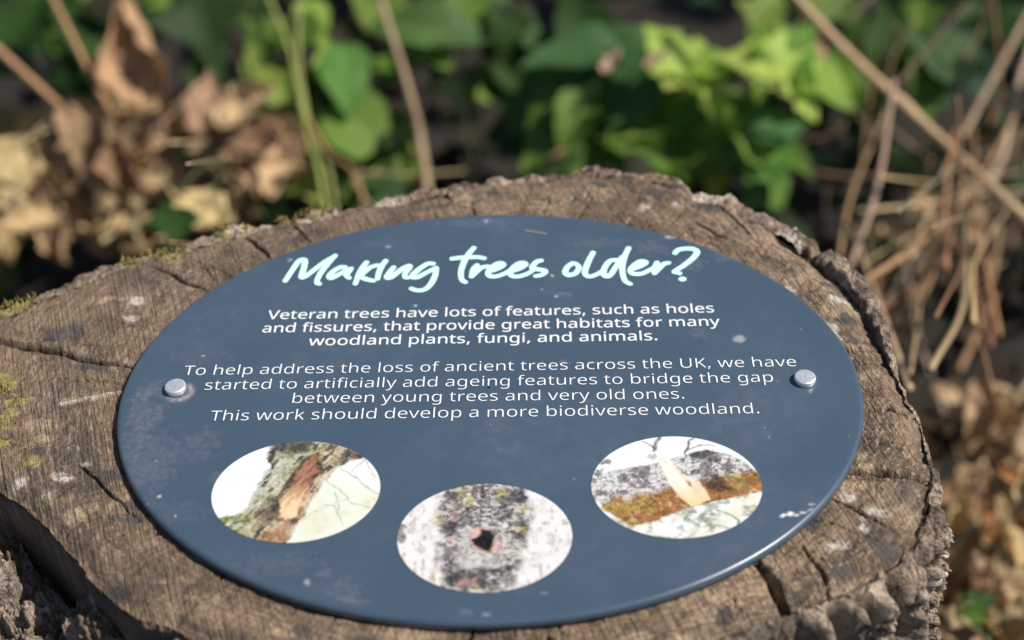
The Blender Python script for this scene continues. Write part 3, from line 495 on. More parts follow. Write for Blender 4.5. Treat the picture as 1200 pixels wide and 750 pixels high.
# ------------------------------------------------------------------ the oval plaque
PA, PB = 0.15, 0.15*0.7785
GLYPHS = json.loads(r'''{",":[180,[[42,-87,28,-87,34,-61,40,-33,47,-3,53,28,58,55,61,78,82,78,103,78,124,78,126,75,127,73,129,71,123,47,115,21,104,-8,93,-36,82,-62,71,-87,57,-87]]],".":[180,[[101,-9,89,-9,78,-9,69,-6,60,1,52,9,48,20,48,36,48,53,52,64,60,71,69,78,78,81,89,81,101,81,111,78,119,71,127,64,132,53,132,36,132,20,127,9,119,1,111,-6]]],"K":[416,[[85,0,65,0,65,160,65,320,65,480,85,480,105,480,126,480,126,401,126,322,126,243,139,258,153,274,167,289,181,304,194,319,208,334,251,383,295,431,338,480,361,480,385,480,408,480,345,410,282,340,218,271,284,180,350,90,416,0,392,0,368,0,345,0,288,76,231,153,175,229,158,215,142,200,126,186,126,124,126,62,126,0,105,0]]],"T":[373,[[177,0,156,0,156,142,156,284,156,426,107,426,57,426,7,426,7,444,7,462,7,480,126,480,246,480,366,480,366,462,366,444,366,426,316,426,267,426,217,426,217,284,217,142,217,0,197,0]]],"U":[491,[[286,-7,243,-7,184,-7,138,10,107,42,76,74,60,117,60,171,60,274,60,377,60,480,81,480,101,480,121,480,121,376,121,272,121,169,121,130,131,99,152,78,173,56,204,46,246,46,290,46,321,57,341,80,360,103,370,133,370,169,370,273,370,376,370,480,390,480,410,480,430,480,430,376,430,273,430,169,430,136,423,106,410,80,396,53,376,32,348,16,321,1]]],"V":[403,[[191,0,171,0,114,160,57,320,0,480,21,480,42,480,63,480,99,377,135,274,171,172,178,152,184,134,189,117,194,99,198,83,201,67,205,83,209,99,214,117,218,134,225,153,232,173,268,275,303,377,339,480,360,480,382,480,403,480,346,320,289,160,232,0,212,0]]],"a":[377,[[175,-7,144,-7,112,-7,85,2,63,19,42,36,31,63,31,100,31,136,45,164,73,183,101,202,145,213,203,215,224,216,244,216,265,217,265,224,265,231,265,238,265,268,258,289,245,301,232,313,214,318,190,318,171,318,153,316,136,310,119,304,103,298,89,291,83,306,77,320,71,335,86,344,105,351,126,357,148,363,170,366,193,366,237,366,270,356,291,337,312,318,322,287,322,245,322,163,322,82,322,0,308,0,294,0,279,0,276,17,272,34,268,51,267,51,266,51,265,51,250,31,233,17,216,7,199,-2],[139,41,158,41,188,41,214,49,234,66,254,83,264,109,264,144,264,154,264,165,264,176,246,175,229,175,211,174,166,172,135,165,118,152,101,140,92,122,92,99,92,79,98,64,110,55,123,46]]],"b":[413,[[272,-7,228,-7,199,-7,176,-2,158,9,141,19,126,31,116,46,115,46,113,46,111,46,107,30,103,15,99,0,85,0,71,0,57,0,57,170,57,340,57,510,77,510,96,510,116,510,116,469,116,428,116,386,116,371,116,357,115,344,115,330,114,320,113,312,114,312,115,312,116,312,126,328,141,340,158,351,176,361,199,366,228,366,272,366,308,350,335,319,363,288,376,242,376,180,376,118,362,72,335,40,308,9],[180,42,219,42,251,42,275,54,291,78,307,102,315,136,315,181,315,272,283,317,218,317,180,317,153,306,138,284,124,262,116,228,116,182,116,181,116,180,116,179,116,135,123,101,138,78,153,54]]],"c":[322,[[222,-7,201,-7,170,-7,141,0,117,13,92,26,72,46,58,73,44,101,37,135,37,178,37,222,44,258,59,286,74,314,94,334,119,347,145,360,173,367,206,367,224,367,242,365,259,361,276,357,289,353,300,347,294,331,288,315,282,298,271,302,259,306,244,310,230,313,217,315,204,315,133,315,98,270,98,179,98,135,107,102,124,79,141,56,167,44,201,44,221,44,238,46,253,50,268,54,282,59,294,65,294,48,294,30,294,13,282,6,269,2,254,-2,240,-5]]],"d":[413,[[213,-7,185,-7,140,-7,104,9,77,40,50,71,37,118,37,179,37,241,50,288,78,319,105,351,141,367,185,367,213,367,236,362,254,351,271,341,286,328,297,314,298,314,300,314,301,314,300,319,300,328,299,339,297,351,297,360,297,367,297,415,297,463,297,510,317,510,336,510,356,510,356,340,356,170,356,0,340,0,324,0,308,0,305,16,302,32,300,48,299,48,298,48,297,48,286,33,272,20,254,9,236,-1],[162,42,194,42,232,42,259,53,274,74,290,94,298,126,298,168,298,171,298,175,298,179,298,223,290,258,275,282,261,306,233,318,193,318,162,318,138,305,122,280,106,254,98,221,98,178,98,135,106,102,122,78,138,54]]],"e":[379,[[235,-7,210,-7,176,-7,146,0,120,14,94,28,73,49,59,76,44,104,37,137,37,177,37,217,44,251,57,279,70,307,89,329,112,344,136,359,164,367,196,367,227,367,254,360,276,347,298,333,315,314,327,290,339,265,345,237,345,204,345,192,345,180,345,169,262,169,180,169,98,169,99,128,109,97,129,76,149,54,177,44,213,44,236,44,256,46,274,50,291,54,310,60,328,69,328,51,328,34,328,17,310,9,292,3,274,-1,256,-5],[103,248,99,216,161,216,222,216,283,216,283,246,276,271,262,290,247,309,225,318,195,318,167,318,145,309,129,291,112,273]]],"f":[231,[[93,0,73,0,73,105,73,210,73,314,52,314,31,314,10,314,10,323,10,333,10,342,31,349,52,355,73,362,73,369,73,376,73,383,73,429,84,463,104,483,125,504,153,514,190,514,204,514,217,513,229,510,241,508,251,505,260,502,255,486,250,471,244,455,237,458,229,460,220,462,210,464,201,465,191,465,171,465,156,459,147,446,137,432,132,412,132,383,132,376,132,368,132,360,163,360,193,360,223,360,223,345,223,330,223,314,193,314,163,314,132,314,132,210,132,105,132,0,113,0]]],"g":[413,[[250,-161,195,-161,142,-161,99,-154,65,-138,65,-120,65,-102,65,-84,101,-103,145,-112,198,-112,229,-112,253,-103,271,-85,289,-67,298,-42,298,-11,298,-6,298,-1,298,3,298,9,298,16,298,27,299,37,299,44,300,48,299,48,298,48,297,48,273,11,236,-7,185,-7,139,-7,102,10,76,42,50,75,37,121,37,179,37,237,50,282,76,316,102,350,139,367,185,367,208,367,230,362,249,353,268,344,284,331,298,312,299,312,300,312,301,312,304,328,306,344,309,360,325,360,340,360,356,360,356,238,356,116,356,-6,356,-58,343,-96,317,-122,290,-148],[163,42,194,42,230,42,257,51,273,71,290,90,298,122,298,165,298,170,298,175,298,179,298,229,290,264,273,285,256,306,229,317,193,317,163,317,139,305,123,281,106,257,98,223,98,179,98,134,106,100,123,77,139,53]]],"h":[415,[[77,0,57,0,57,170,57,340,57,510,77,510,96,510,116,510,116,460,116,411,116,361,116,343,115,326,113,310,114,310,116,310,117,310,128,329,144,343,164,352,184,361,206,366,229,366,273,366,306,356,328,335,350,314,361,281,361,234,361,156,361,78,361,0,341,0,322,0,302,0,302,77,302,154,302,230,302,288,275,317,222,317,181,317,154,306,139,283,124,260,116,228,116,186,116,124,116,62,116,0,96,0]]],"i":[173,[[96,420,87,420,77,420,69,423,62,429,56,435,52,445,52,457,52,470,56,480,62,486,69,492,77,495,87,495,96,495,104,492,111,486,118,480,122,470,122,457,122,445,118,435,111,429,104,423],[77,0,57,0,57,120,57,240,57,360,77,360,96,360,116,360,116,240,116,120,116,0,96,0]]],"k":[359,[[77,0,57,0,57,170,57,340,57,510,77,510,96,510,116,510,116,422,116,333,116,244,116,237,115,227,115,216,114,204,114,194,113,185,114,185,115,185,116,185,118,189,122,194,128,201,133,208,138,214,144,221,150,228,154,234,158,238,197,279,235,319,273,360,296,360,319,360,343,360,294,309,245,257,197,206,249,137,301,69,353,0,329,0,305,0,281,0,240,56,198,112,156,168,143,156,129,144,116,132,116,88,116,44,116,0,96,0]]],"l":[173,[[77,0,57,0,57,170,57,340,57,510,77,510,96,510,116,510,116,340,116,170,116,0,96,0]]],"m":[628,[[77,0,57,0,57,120,57,240,57,360,73,360,89,360,105,360,108,344,111,327,113,311,115,311,116,311,117,311,128,330,143,344,162,353,181,362,201,367,223,367,279,367,316,347,333,306,334,306,335,306,336,306,349,327,365,342,386,352,407,362,429,367,452,367,493,367,523,356,543,335,563,315,574,281,574,234,574,156,574,78,574,0,554,0,535,0,515,0,515,77,515,154,515,232,515,289,491,317,442,317,407,317,382,307,367,287,352,267,345,237,345,199,345,133,345,66,345,0,325,0,306,0,286,0,286,77,286,154,286,232,286,289,261,317,212,317,176,317,151,306,137,283,123,261,116,229,116,187,116,124,116,62,116,0,96,0]]],"n":[415,[[77,0,57,0,57,120,57,240,57,360,73,360,89,360,105,360,108,344,111,327,113,311,115,311,116,311,117,311,128,330,145,344,165,353,186,362,208,367,230,367,273,367,306,356,328,335,350,315,361,281,361,234,361,156,361,78,361,0,341,0,322,0,302,0,302,77,302,154,302,230,302,288,275,317,222,317,182,317,154,306,139,283,124,261,116,229,116,187,116,124,116,62,116,0,96,0]]],"o":[406,[[254,-7,202,-7,170,-7,142,1,117,15,92,30,73,51,58,79,44,107,37,141,37,181,37,240,52,286,82,318,112,351,153,367,204,367,237,367,266,359,290,345,315,330,335,309,349,282,363,254,370,221,370,181,370,121,355,75,325,42,294,10],[167,42,203,42,240,42,266,55,283,80,300,104,309,138,309,181,309,223,300,257,283,281,266,305,240,317,203,317,166,317,139,305,123,281,106,257,98,223,98,181,98,138,106,104,123,80,140,55]]],"p":[413,[[77,-161,57,-161,57,13,57,186,57,360,73,360,89,360,105,360,108,344,111,327,113,311,114,311,115,311,116,311,127,327,141,340,158,351,176,361,199,367,228,367,273,367,308,351,335,320,363,289,376,243,376,181,376,119,363,73,335,41,308,9,272,-7,228,-7,200,-7,177,-1,159,9,141,20,126,32,116,46,115,46,113,46,112,46,113,38,114,28,115,17,116,5,116,-5,116,-13,116,-63,116,-112,116,-161,96,-161],[180,42,219,42,241,42,259,48,273,60,287,73,298,89,305,110,312,131,315,154,315,181,315,223,307,255,291,280,275,305,251,317,218,317,181,317,155,307,140,286,125,266,117,234,116,192,116,188,116,184,116,181,116,136,123,102,138,78,153,54]]],"r":[277,[[77,0,57,0,57,120,57,240,57,360,73,360,89,360,105,360,108,338,110,316,112,294,113,294,114,294,115,294,126,314,141,331,160,345,178,360,200,367,225,367,232,367,239,366,247,366,255,365,261,364,267,363,265,345,262,326,260,308,254,310,248,311,241,312,234,313,227,313,221,313,203,313,185,308,169,298,153,288,140,274,131,256,121,237,116,216,116,192,116,128,116,64,116,0,96,0]]],"s":[322,[[192,-7,148,-7,123,-7,101,-5,83,-1,65,3,49,9,35,16,35,34,35,52,35,70,49,63,67,56,87,50,107,44,128,41,149,41,179,41,201,46,214,55,228,65,234,78,234,94,234,103,232,111,227,118,222,125,213,133,200,140,188,147,169,155,146,164,122,173,103,182,86,191,69,200,57,210,48,223,39,236,34,252,34,271,34,302,47,325,72,342,96,358,129,367,169,367,191,367,212,365,231,360,250,356,268,350,284,343,277,327,271,311,264,296,249,302,233,307,216,312,200,316,183,318,165,318,141,318,123,314,110,307,97,299,91,288,91,275,91,265,94,256,99,249,105,243,115,236,129,229,142,223,160,215,183,206,206,198,226,189,242,180,258,170,270,160,279,147,287,135,291,119,291,99,291,64,278,38,253,20,227,2]]],"t":[242,[[178,-7,167,-7,148,-7,131,-3,115,3,99,10,86,21,77,37,67,53,62,76,62,105,62,175,62,244,62,314,45,314,28,314,11,314,11,324,11,333,11,343,28,350,45,358,62,366,70,392,78,417,86,443,98,443,109,443,121,443,121,415,121,388,121,360,156,360,190,360,225,360,225,345,225,330,225,314,190,314,156,314,121,314,121,245,121,176,121,106,121,84,126,68,137,57,147,47,161,42,177,42,186,42,195,42,205,44,214,46,222,47,228,49,228,34,228,19,228,4,221,1,212,-2,201,-4,189,-6]]],"u":[415,[[207,-7,184,-7,141,-7,108,4,86,25,64,45,53,79,53,124,53,203,53,281,53,360,73,360,93,360,113,360,113,283,113,206,113,128,113,71,139,42,193,42,233,42,260,54,276,76,291,98,299,131,299,173,299,235,299,298,299,360,319,360,338,360,358,360,358,240,358,120,358,0,342,0,326,0,310,0,307,16,304,32,301,48,300,48,299,48,298,48,287,29,270,15,250,6,229,-2]]],"v":[341,[[159,0,136,0,91,120,45,240,0,360,21,360,42,360,63,360,89,289,114,218,140,148,143,138,147,127,151,115,155,103,159,91,162,80,165,69,167,60,169,52,169,52,170,52,171,52,173,60,176,69,179,81,182,92,186,103,190,116,195,128,198,138,201,148,227,218,253,289,278,360,299,360,320,360,341,360,296,240,250,120,204,0,182,0]]],"w":[528,[[128,1,106,1,73,121,40,241,7,361,28,361,48,361,69,361,85,297,102,233,118,169,123,149,128,130,132,110,137,90,140,74,142,61,143,61,143,61,144,61,146,69,148,78,151,89,153,101,156,112,159,125,162,137,165,148,169,158,190,225,211,293,232,361,254,361,275,361,297,361,317,293,338,225,359,158,364,143,368,126,373,108,378,90,381,75,383,62,384,62,385,62,385,62,387,73,390,88,395,108,399,128,404,148,410,169,426,233,443,297,460,361,480,361,500,361,520,361,487,241,454,121,420,1,397,1,374,1,351,1,331,68,310,136,289,203,284,222,279,240,274,258,270,275,267,289,265,299,264,299,263,299,262,299,260,289,257,275,253,258,249,240,244,222,238,203,216,135,195,68,173,1,151,1]]],"y":[343,[[91,-161,56,-161,46,-161,36,-161,28,-160,20,-158,13,-157,7,-156,7,-140,7,-124,7,-109,12,-110,18,-111,25,-111,32,-112,39,-113,47,-113,68,-113,84,-107,97,-95,109,-84,119,-68,127,-49,133,-33,139,-17,146,-1,97,119,49,240,1,360,22,360,43,360,64,360,90,292,116,223,142,155,148,137,154,120,160,104,165,87,169,72,172,57,173,57,174,57,175,57,177,68,181,83,187,101,193,119,199,137,206,156,230,224,254,292,279,360,300,360,321,360,343,360,291,223,239,87,187,-50,175,-84,159,-111,139,-131,119,-151]]]," ":[175,[]]}''')
def print_colors(kind, U, V):
    quiet = 1.0
    n = lambda s, seed, o=4, sx=1.0, sy=1.0: fbm(U*s*sx+9, V*s*sy+4, seed=seed, oct=o)
    def poly(pts, soft=0.02, wob=0.05, ws=7, seed=0):
        x = U+wob*(fbm(U*ws, V*ws, seed=seed)-0.5)*2; y = V+wob*(fbm(U*ws+5, V*ws, seed=seed+1)-0.5)*2
        inside = np.zeros(U.shape, bool); N = len(pts)
        for i in range(N):
            (x0, y0), (x1, y1) = pts[i], pts[(i+1) % N]
            c = ((y0 > y) != (y1 > y)) & (x < (x1-x0)*(y-y0)/((y1-y0) or 1e-9)+x0); inside ^= c
        d, _ = seg_dist(x, y, list(pts)+[pts[0]])
        return np.where(inside, sstep(-soft, soft, d), sstep(soft, -soft, d))[..., None]
    def line(pts, w, wob=0.04, seed=3):
        x = U+wob*(fbm(U*9, V*9, seed=seed)-0.5)*2; y = V+wob*(fbm(U*9, V*9, seed=seed+1)-0.5)*2
        d, t = seg_dist(x, y, pts); return sstep(w*1.3, w*0.5, d)[..., None]
    L = lambda a, b, m: a*(1-m)+b*m
    C = lambda r, g, b: np.array([r, g, b], float)
    if kind == 'scar':
        k = (lambda x, y: ((x-586)/496, (380-y)/298))
        img = np.ones(U.shape+(3,))*C(.86, .88, .90)
        img = L(img, C(.80, .84, .74)*np.ones(3), sstep(0.35, 0.0, V+0.5*(U-0.55))[..., None]*sstep(-.1, .2, U)[..., None])
        img = L(img, C(.76, .74, .58), (sstep(0.42, 0.62, n(3, 5))*sstep(.3, -.5, V-U*.4+.1)*sstep(.0, .3, U))[..., None]*0.7)
        for p, w in [([(820, 250), (900, 290), (1010, 370), (1080, 420)], .016), ([(740, 320), (840, 380), (930, 460), (1030, 490)], .013), ([(820, 400), (850, 470), (870, 560)], .013), ([(900, 270), (980, 200)], .012), ([(760, 460), (830, 470), (880, 590)], .01), ([(960, 190), (1040, 300)], .012), ([(650, 560), (760, 480), (900, 430)], .008)]:
            img = L(img, C(.52, .55, .44), line([k(*q) for q in p], w*.9)*0.75)
        img = L(img, C(.6, .64, .66), line([k(170, 330), k(280, 300), k(370, 310)], .010)*0.5)
        trunk = [k(*q) for q in [(365, 60), (372, 140), (402, 235), (362, 330), (325, 430), (300, 505), (240, 530), (140, 535), (150, 640), (300, 700), (590, 720), (600, 640), (650, 540), (700, 410), (760, 300), (830, 228), (900, 200), (980, 185), (980, 60)]]
        m = poly(trunk, .025, .05, 8, 3)
        tx = U-0.45*V
        tr = L(C(.50, .52, .44)*np.ones(U.shape+(3,)), C(.40, .34, .20), sstep(-.45, -.1, tx)[..., None]); tr = L(tr, C(.50, .39, .29), sstep(-.05, .3, tx)[..., None])
        tr = L(tr, C(.10, .08, .06), sstep(.52, .64, fbm(tx*16, V*7, seed=8))[..., None]*0.85)
        tr = L(tr, C(.72, .68, .58), sstep(.52, .66, fbm(tx*20, V*8, seed=9))[..., None]*0.6)
        tr = L(tr, C(.34, .36, .16), (sstep(.5, .62, n(6, 12))*sstep(.1, -.2, tx))[..., None]*0.5)
        tr = L(tr, C(.07, .055, .05), poly([k(*q) for q in [(400, 80), (640, 70), (610, 150), (420, 160)]], .06, .1, 6, 20)*.85)
        tr = L(tr, C(.06, .045, .04), line([k(400, 150), k(410, 240)], .04)*.9)
        tr = L(tr, C(.08, .06, .05), poly([k(*q) for q in [(800, 225), (860, 140), (1000, 150), (960, 200), (880, 205)]], .05, .08, 8, 23)*.8)
        tr = L(tr, C(.10, .065, .055), poly([k(*q) for q in [(440, 420), (500, 400), (500, 540), (430, 580), (400, 520)]], .09, .12, 7, 26)*.75)
        tr = L(tr, C(.40, .20, .09), poly([k(*q) for q in [(440, 680), (470, 590), (600, 570), (590, 700)]], .08, .1, 7, 29)*.7)
        tr = L(tr, C(.05, .035, .03), poly([k(*q) for q in [(630, 170), (690, 155), (705, 260), (660, 400), (600, 560), (520, 575), (465, 480), (515, 340), (580, 210)]], .03, .04, 8, 30)*.8)
        wd = poly([k(*q) for q in [(650, 165), (695, 175), (700, 260), (665, 400), (620, 540), (550, 570), (495, 500), (538, 340), (600, 220)]], .04, .075, 11, 33)
        wc = L(C(.42, .22, .14)*np.ones(U.shape+(3,)), C(.86, .60, .38), sstep(.25, -.45, V)[..., None])
        wc = L(wc, C(.88, .72, .50), (sstep(.5, .62, fbm(tx*26, V*4, seed=15))*sstep(.4, -.3, V))[..., None]*.7)
        wc = L(wc, C(.22, .10, .06), sstep(.54, .66, fbm(tx*22, V*5, seed=16))[..., None]*.6)
        wc = L(wc, C(.90, .70, .44), (sstep(.30, .10, np.abs(np.hypot((U+.09)/.14, (V+.42)/.28)-0.9))*sstep(-.05, -.3, V))[..., None]*.7); tr = L(tr, wc, wd); img = L(img, tr, m); quiet = 1-0.75*wd
        img = L(img, C(.22, .27, .07), (poly([k(*q) for q in [(130, 530), (260, 525), (320, 560), (300, 680), (120, 640)]], .04, .1, 8, 40)*sstep(.42, .58, n(14, 41))[..., None])*.9)
    elif kind == 'hole':
        k = (lambda x, y: ((x-555)/480, (375-y)/300))
        img = np.ones(U.shape+(3,))*C(.84, .82, .82)
        img = L(img, C(.42, .40, .38), sstep(.60, .70, fbm(U*22, V*9, seed=4))[..., None]*.55); img = L(img, C(.60, .58, .56), sstep(.52, .7, n(9, 6))[..., None]*.4)
        m = poly([k(*q) for q in [(330, 60), (770, 60), (800, 240), (800, 380), (740, 560), (700, 640), (640, 700), (330, 700), (310, 420), (300, 250)]], .06, .10, 7, 7)
        b = L(C(.25, .235, .225)*np.ones(U.shape+(3,)), C(.50, .48, .45), sstep(.4, .62, n(9, 8))[..., None])
        f1, f2, idd = cell(U*6+2*fbm(U*8, V*8, seed=1), V*9+2*fbm(U*8, V*8, seed=2), 5)
        b = L(b, C(.06, .05, .05), sstep(.20, .04, f2)[..., None]*.9); b = b*(0.75+0.5*sstep(.35, .65, fbm(U*14, V*2.5, seed=33)))[..., None]
        b = L(b, C(.75, .74, .72), sstep(.57, .68, n(24, 10))[..., None]*.7)
        b = L(b, C(.42, .22, .22), (sstep(.57, .70, n(8, 11))*sstep(.1, -.3, U+.1))[..., None]*.35)
        for pts, a in [([(310, 300), (400, 290), (410, 350), (330, 370)], .85), ([(660, 110), (770, 100), (760, 190), (670, 170)], .85), ([(730, 270), (800, 250), (805, 380), (740, 390)], .75), ([(340, 580), (500, 560), (620, 620), (600, 660), (380, 630)], .8), ([(330, 120), (380, 110), (370, 180), (320, 170)], .8), ([(440, 540), (640, 560), (640, 590), (440, 570)], .7), ([(320, 430), (390, 420), (390, 560), (320, 560)], .55)]:
            b = L(b, C(.055, .05, .055), poly([k(*q) for q in pts], .06, .10, 9, int(pts[0][0]))*a)
        b = L(b, C(.66, .66, .64), poly([k(*q) for q in [(410, 340), (470, 330), (470, 530), (410, 540)]], .08, .08, 8, 14)*.6)
        b = L(b, C(.62, .64, .60), poly([k(*q) for q in [(470, 470), (640, 470), (660, 540), (460, 540)]], .08, .08, 8, 15)*.6)
        img = L(img, b, m)
        for x, y in [(300, 280), (300, 590), (420, 130), (630, 130), (790, 230), (450, 170), (540, 650), (770, 330)]:
            q = k(x, y); img = L(img, C(.46, .41, .18), (sstep(.12, .03, np.hypot(U-q[0], (V-q[1])*.8))*sstep(.42, .56, n(16, 18)))[..., None]*.85)
        for pts in ([(350, 380), (410, 370), (400, 400), (340, 405)], [(410, 610), (520, 590), (500, 640), (400, 640)], [(370, 220), (385, 215), (390, 270), (375, 270)]):
            img = L(img, C(.66, .40, .38), poly([k(*q) for q in pts], .04, .05, 9, int(pts[0][1]))*.5)
        img = L(img, C(.74, .50, .45), poly([k(*q) for q in [(475, 370), (500, 330), (560, 315), (590, 350), (630, 400), (630, 450), (560, 465), (510, 440)]], .05, .08, 9, 22)*.8)
        img = L(img, C(.012, .01, .01), poly([k(*q) for q in [(474, 390), (515, 372), (532, 338), (582, 345), (616, 376), (600, 425), (586, 455), (548, 445), (502, 424)]], .03, .03, 9, 25))
        img = L(img, C(.10, .08, .08), line([k(90, 320), k(100, 400)], .05)*.7)
    else:
        k = (lambda x, y: ((x-563)/495, (355-y)/298))
        img = np.ones(U.shape+(3,))*C(.87, .89, .91)
        bot = sstep(-.30, -.50, V-0.30*U)[..., None]
        img = L(img, C(.78, .79, .68), bot*sstep(.45, .6, n(5, 3))[..., None]*.8)
        img = L(img, C(.34, .36, .24), bot*sstep(.57, .70, n(9, 4))[..., None]*.7)
        img = L(img, C(.22, .27, .18), poly([k(*q) for q in [(540, 520), (620, 480), (790, 480), (780, 560), (680, 590), (560, 560)]], .10, .14, 8, 5)*.75*sstep(.36, .55, n(12, 6))[..., None])
        img = L(img, C(.20, .26, .09), line([k(780, 500), k(860, 530), k(900, 580)], .018)*.8)
        for p, w in [([(490, 60), (465, 100), (455, 150)], .025), ([(690, 70), (660, 120), (635, 165)], .018), ([(640, 150), (740, 110), (820, 120)], .010), ([(380, 90), (440, 110), (460, 140)], .012)]:
            img = L(img, C(.13, .15, .14), line([k(*q) for q in p], w)*.85)
        m = poly([k(*q) for q in [(30, 270), (150, 275), (230, 250), (440, 225), (560, 190), (640, 165), (750, 140), (860, 160), (960, 200), (1040, 280), (1100, 330), (1100, 390), (1040, 398), (900, 425), (750, 455), (600, 492), (480, 530), (390, 560), (290, 585), (150, 500), (100, 440), (30, 420)]], .02, .03, 9, 8)
        ctr = 0.02+0.30*(U-0.0)-0.05
        b = L(C(.30, .15, .05)*np.ones(U.shape+(3,)), C(.40, .20, .08), sstep(.4, .6, n(6, 9))[..., None])
        b = L(b, C(.42, .32, .08), (sstep(.5, .65, n(5, 14))*sstep(.1, -.3, U))[..., None]*.7)
        b = L(b, C(.66, .48, .30), sstep(.60, .72, n(20, 10))[..., None]*.6)
        f1, f2, idd = cell(U*9+2.2*fbm(U*9, V*9, seed=1), V*11+2.2*fbm(U*9, V*9, seed=2), 15)
        li = L(C(.70, .70, .69)*np.ones(U.shape+(3,)), C(.12, .10, .11), sstep(.16, .03, f2)[..., None]*.9)
        li = L(li, C(.20, .17, .17), sstep(.50, .60, n(8, 11))[..., None]*.8)
        up = sstep(-.08, .10, V-ctr+0.25*(n(7, 12)-.5)-sstep(.2, .8, U)*.02)[..., None]
        b = L(b, li, up)
        b = L(b, C(.05, .04, .035), poly([k(*q) for q in [(720, 340), (780, 300), (860, 340), (900, 390), (800, 405), (740, 380)]], .08, .12, 8, 16)*.8)
        b = L(b, C(.06, .05, .05), poly([k(*q) for q in [(680, 170), (760, 140), (860, 160), (800, 220), (700, 220)]], .06, .12, 8, 18)*.75)
        b = L(b, C(.35, .30, .10), poly([k(*q) for q in [(870, 310), (950, 280), (960, 370), (890, 370)]], .08, .10, 8, 19)*.7)
        img = L(img, b, m)
        img = L(img, C(.16, .17, .11), poly([k(*q) for q in [(80, 260), (180, 160), (220, 150), (215, 200), (150, 250), (110, 300)]], .04, .08, 9, 21)*.8*sstep(.40, .55, n(10, 24))[..., None])
        cu = poly([k(*q) for q in [(455, 180), (540, 190), (600, 280), (655, 320), (700, 335), (735, 400), (750, 440), (690, 462), (635, 480), (570, 415), (525, 350), (500, 270)]], .02, .02, 9, 23)
        cc = L(C(.90, .86, .78)*np.ones(U.shape+(3,)), C(.88, .68, .42), sstep(.2, -.4, V)[..., None])
        cc = L(cc, C(.80, .58, .34), sstep(.56, .68, fbm((U+.5*V)*16, V*4, seed=26))[..., None]*.5)
        img = L(img, cc, cu); quiet = 1-0.85*cu
        img = L(img, C(.22, .12, .05), poly([k(*q) for q in [(625, 325), (645, 335), (655, 365), (635, 355)]], .02, .02, 9, 27)*.9)
        img = L(img, C(.25, .30, .28), poly([k(*q) for q in [(400, 180), (450, 160), (470, 190), (440, 205)]], .03, .04, 9, 28)*.6)
    g = fbm(U*46, V*34, seed=91, oct=4)-0.5; g2_ = fbm(U*15, V*11, seed=92, oct=4)-0.5
    lum = img.mean(-1, keepdims=True); amt = np.clip((0.80-lum)/0.5, 0.0, 1)*quiet
    img = img*(1+amt*(1.3*g+0.8*g2_)[..., None])+amt*(0.10*np.maximum(g, 0))[..., None]
    return np.clip(img, 0.008, 0.92)**1.15*0.69

TITLE = [  # brush strokes of the heading, in photo pixels: (origin x, points in tenths)
    (325, [(95, 545), (130, 490), (190, 400), (250, 318), (300, 298), (325, 320), (305, 420), (283, 500), (335, 490), (440, 410), (560, 320), (675, 255)]),
    (325, [(678, 250), (600, 335), (525, 430), (475, 515), (466, 570), (495, 582)]),
    (325, [(790, 385), (735, 388), (660, 432), (610, 490), (635, 512), (720, 472), (800, 425), (865, 402)]), (325, [(865, 402), (835, 440), (810, 480), (842, 512)]),
    (425, [(45, 330), (10, 375), (-45, 470), (-85, 580)]), (425, [(-20, 480), (40, 425), (95, 385), (175, 362)]), (425, [(-15, 505), (55, 530), (125, 545)]),
    (425, [(270, 312), (225, 372), (190, 450), (175, 522)]),
    (425, [(362, 388), (320, 440), (283, 502), (330, 505), (410, 445), (490, 390), (548, 370), (545, 400), (500, 455), (495, 498), (522, 510)]),
    (425, [(825, 345), (765, 345), (680, 395), (600, 462), (580, 500), (645, 502), (750, 448), (860, 392)]), (425, [(862, 395), (850, 480), (800, 580), (730, 645), (640, 658), (570, 636)]),
    (525, [(303, 160), (250, 220), (195, 310), (157, 415), (152, 490), (168, 540), (205, 562)]), (525, [(48, 287), (130, 276), (250, 270), (350, 268), (425, 282)]),
    (525, [(340, 362), (300, 410), (275, 495)]), (525, [(275, 495), (330, 440), (395, 390), (470, 375)]),
    (525, [(490, 432), (570, 408), (645, 365), (635, 342), (580, 345), (505, 395), (470, 450), (490, 490), (570, 492), (660, 462), (740, 415)]),
    (525, [(740, 432), (830, 405), (905, 358), (890, 338), (830, 343), (760, 395), (728, 450), (755, 490), (840, 492), (930, 462), (985, 430)]),
    (600, [(340, 308), (290, 322), (243, 372), (248, 400), (310, 412), (380, 425), (388, 448), (340, 480), (278, 490)]),
    (600, [(705, 340), (645, 390), (625, 450), (670, 478), (745, 455), (785, 390), (745, 345), (705, 340)]),
    (650, [(450, 215), (400, 310), (360, 415), (363, 475), (415, 495), (490, 472), (550, 435)]),
    (650, [(740, 302), (655, 310), (595, 375), (572, 450), (595, 490), (650, 478), (715, 385), (790, 265)]), (650, [(866, 162), (822, 255), (795, 350), (795, 450), (825, 545), (885, 582)]),
    (730, [(120, 405), (210, 372), (268, 330), (210, 318), (140, 358), (88, 418), (115, 460), (215, 462), (310, 420), (375, 385)]),
    (730, [(398, 332), (375, 395), (368, 458)]), (730, [(370, 455), (425, 395), (485, 345), (535, 335)]),
    (730, [(610, 220), (650, 182), (740, 168), (830, 175), (868, 212), (820, 280), (720, 360), (640, 412), (602, 442), (665, 458)]),
    (730, [(692, 525), (705, 525)]),
]
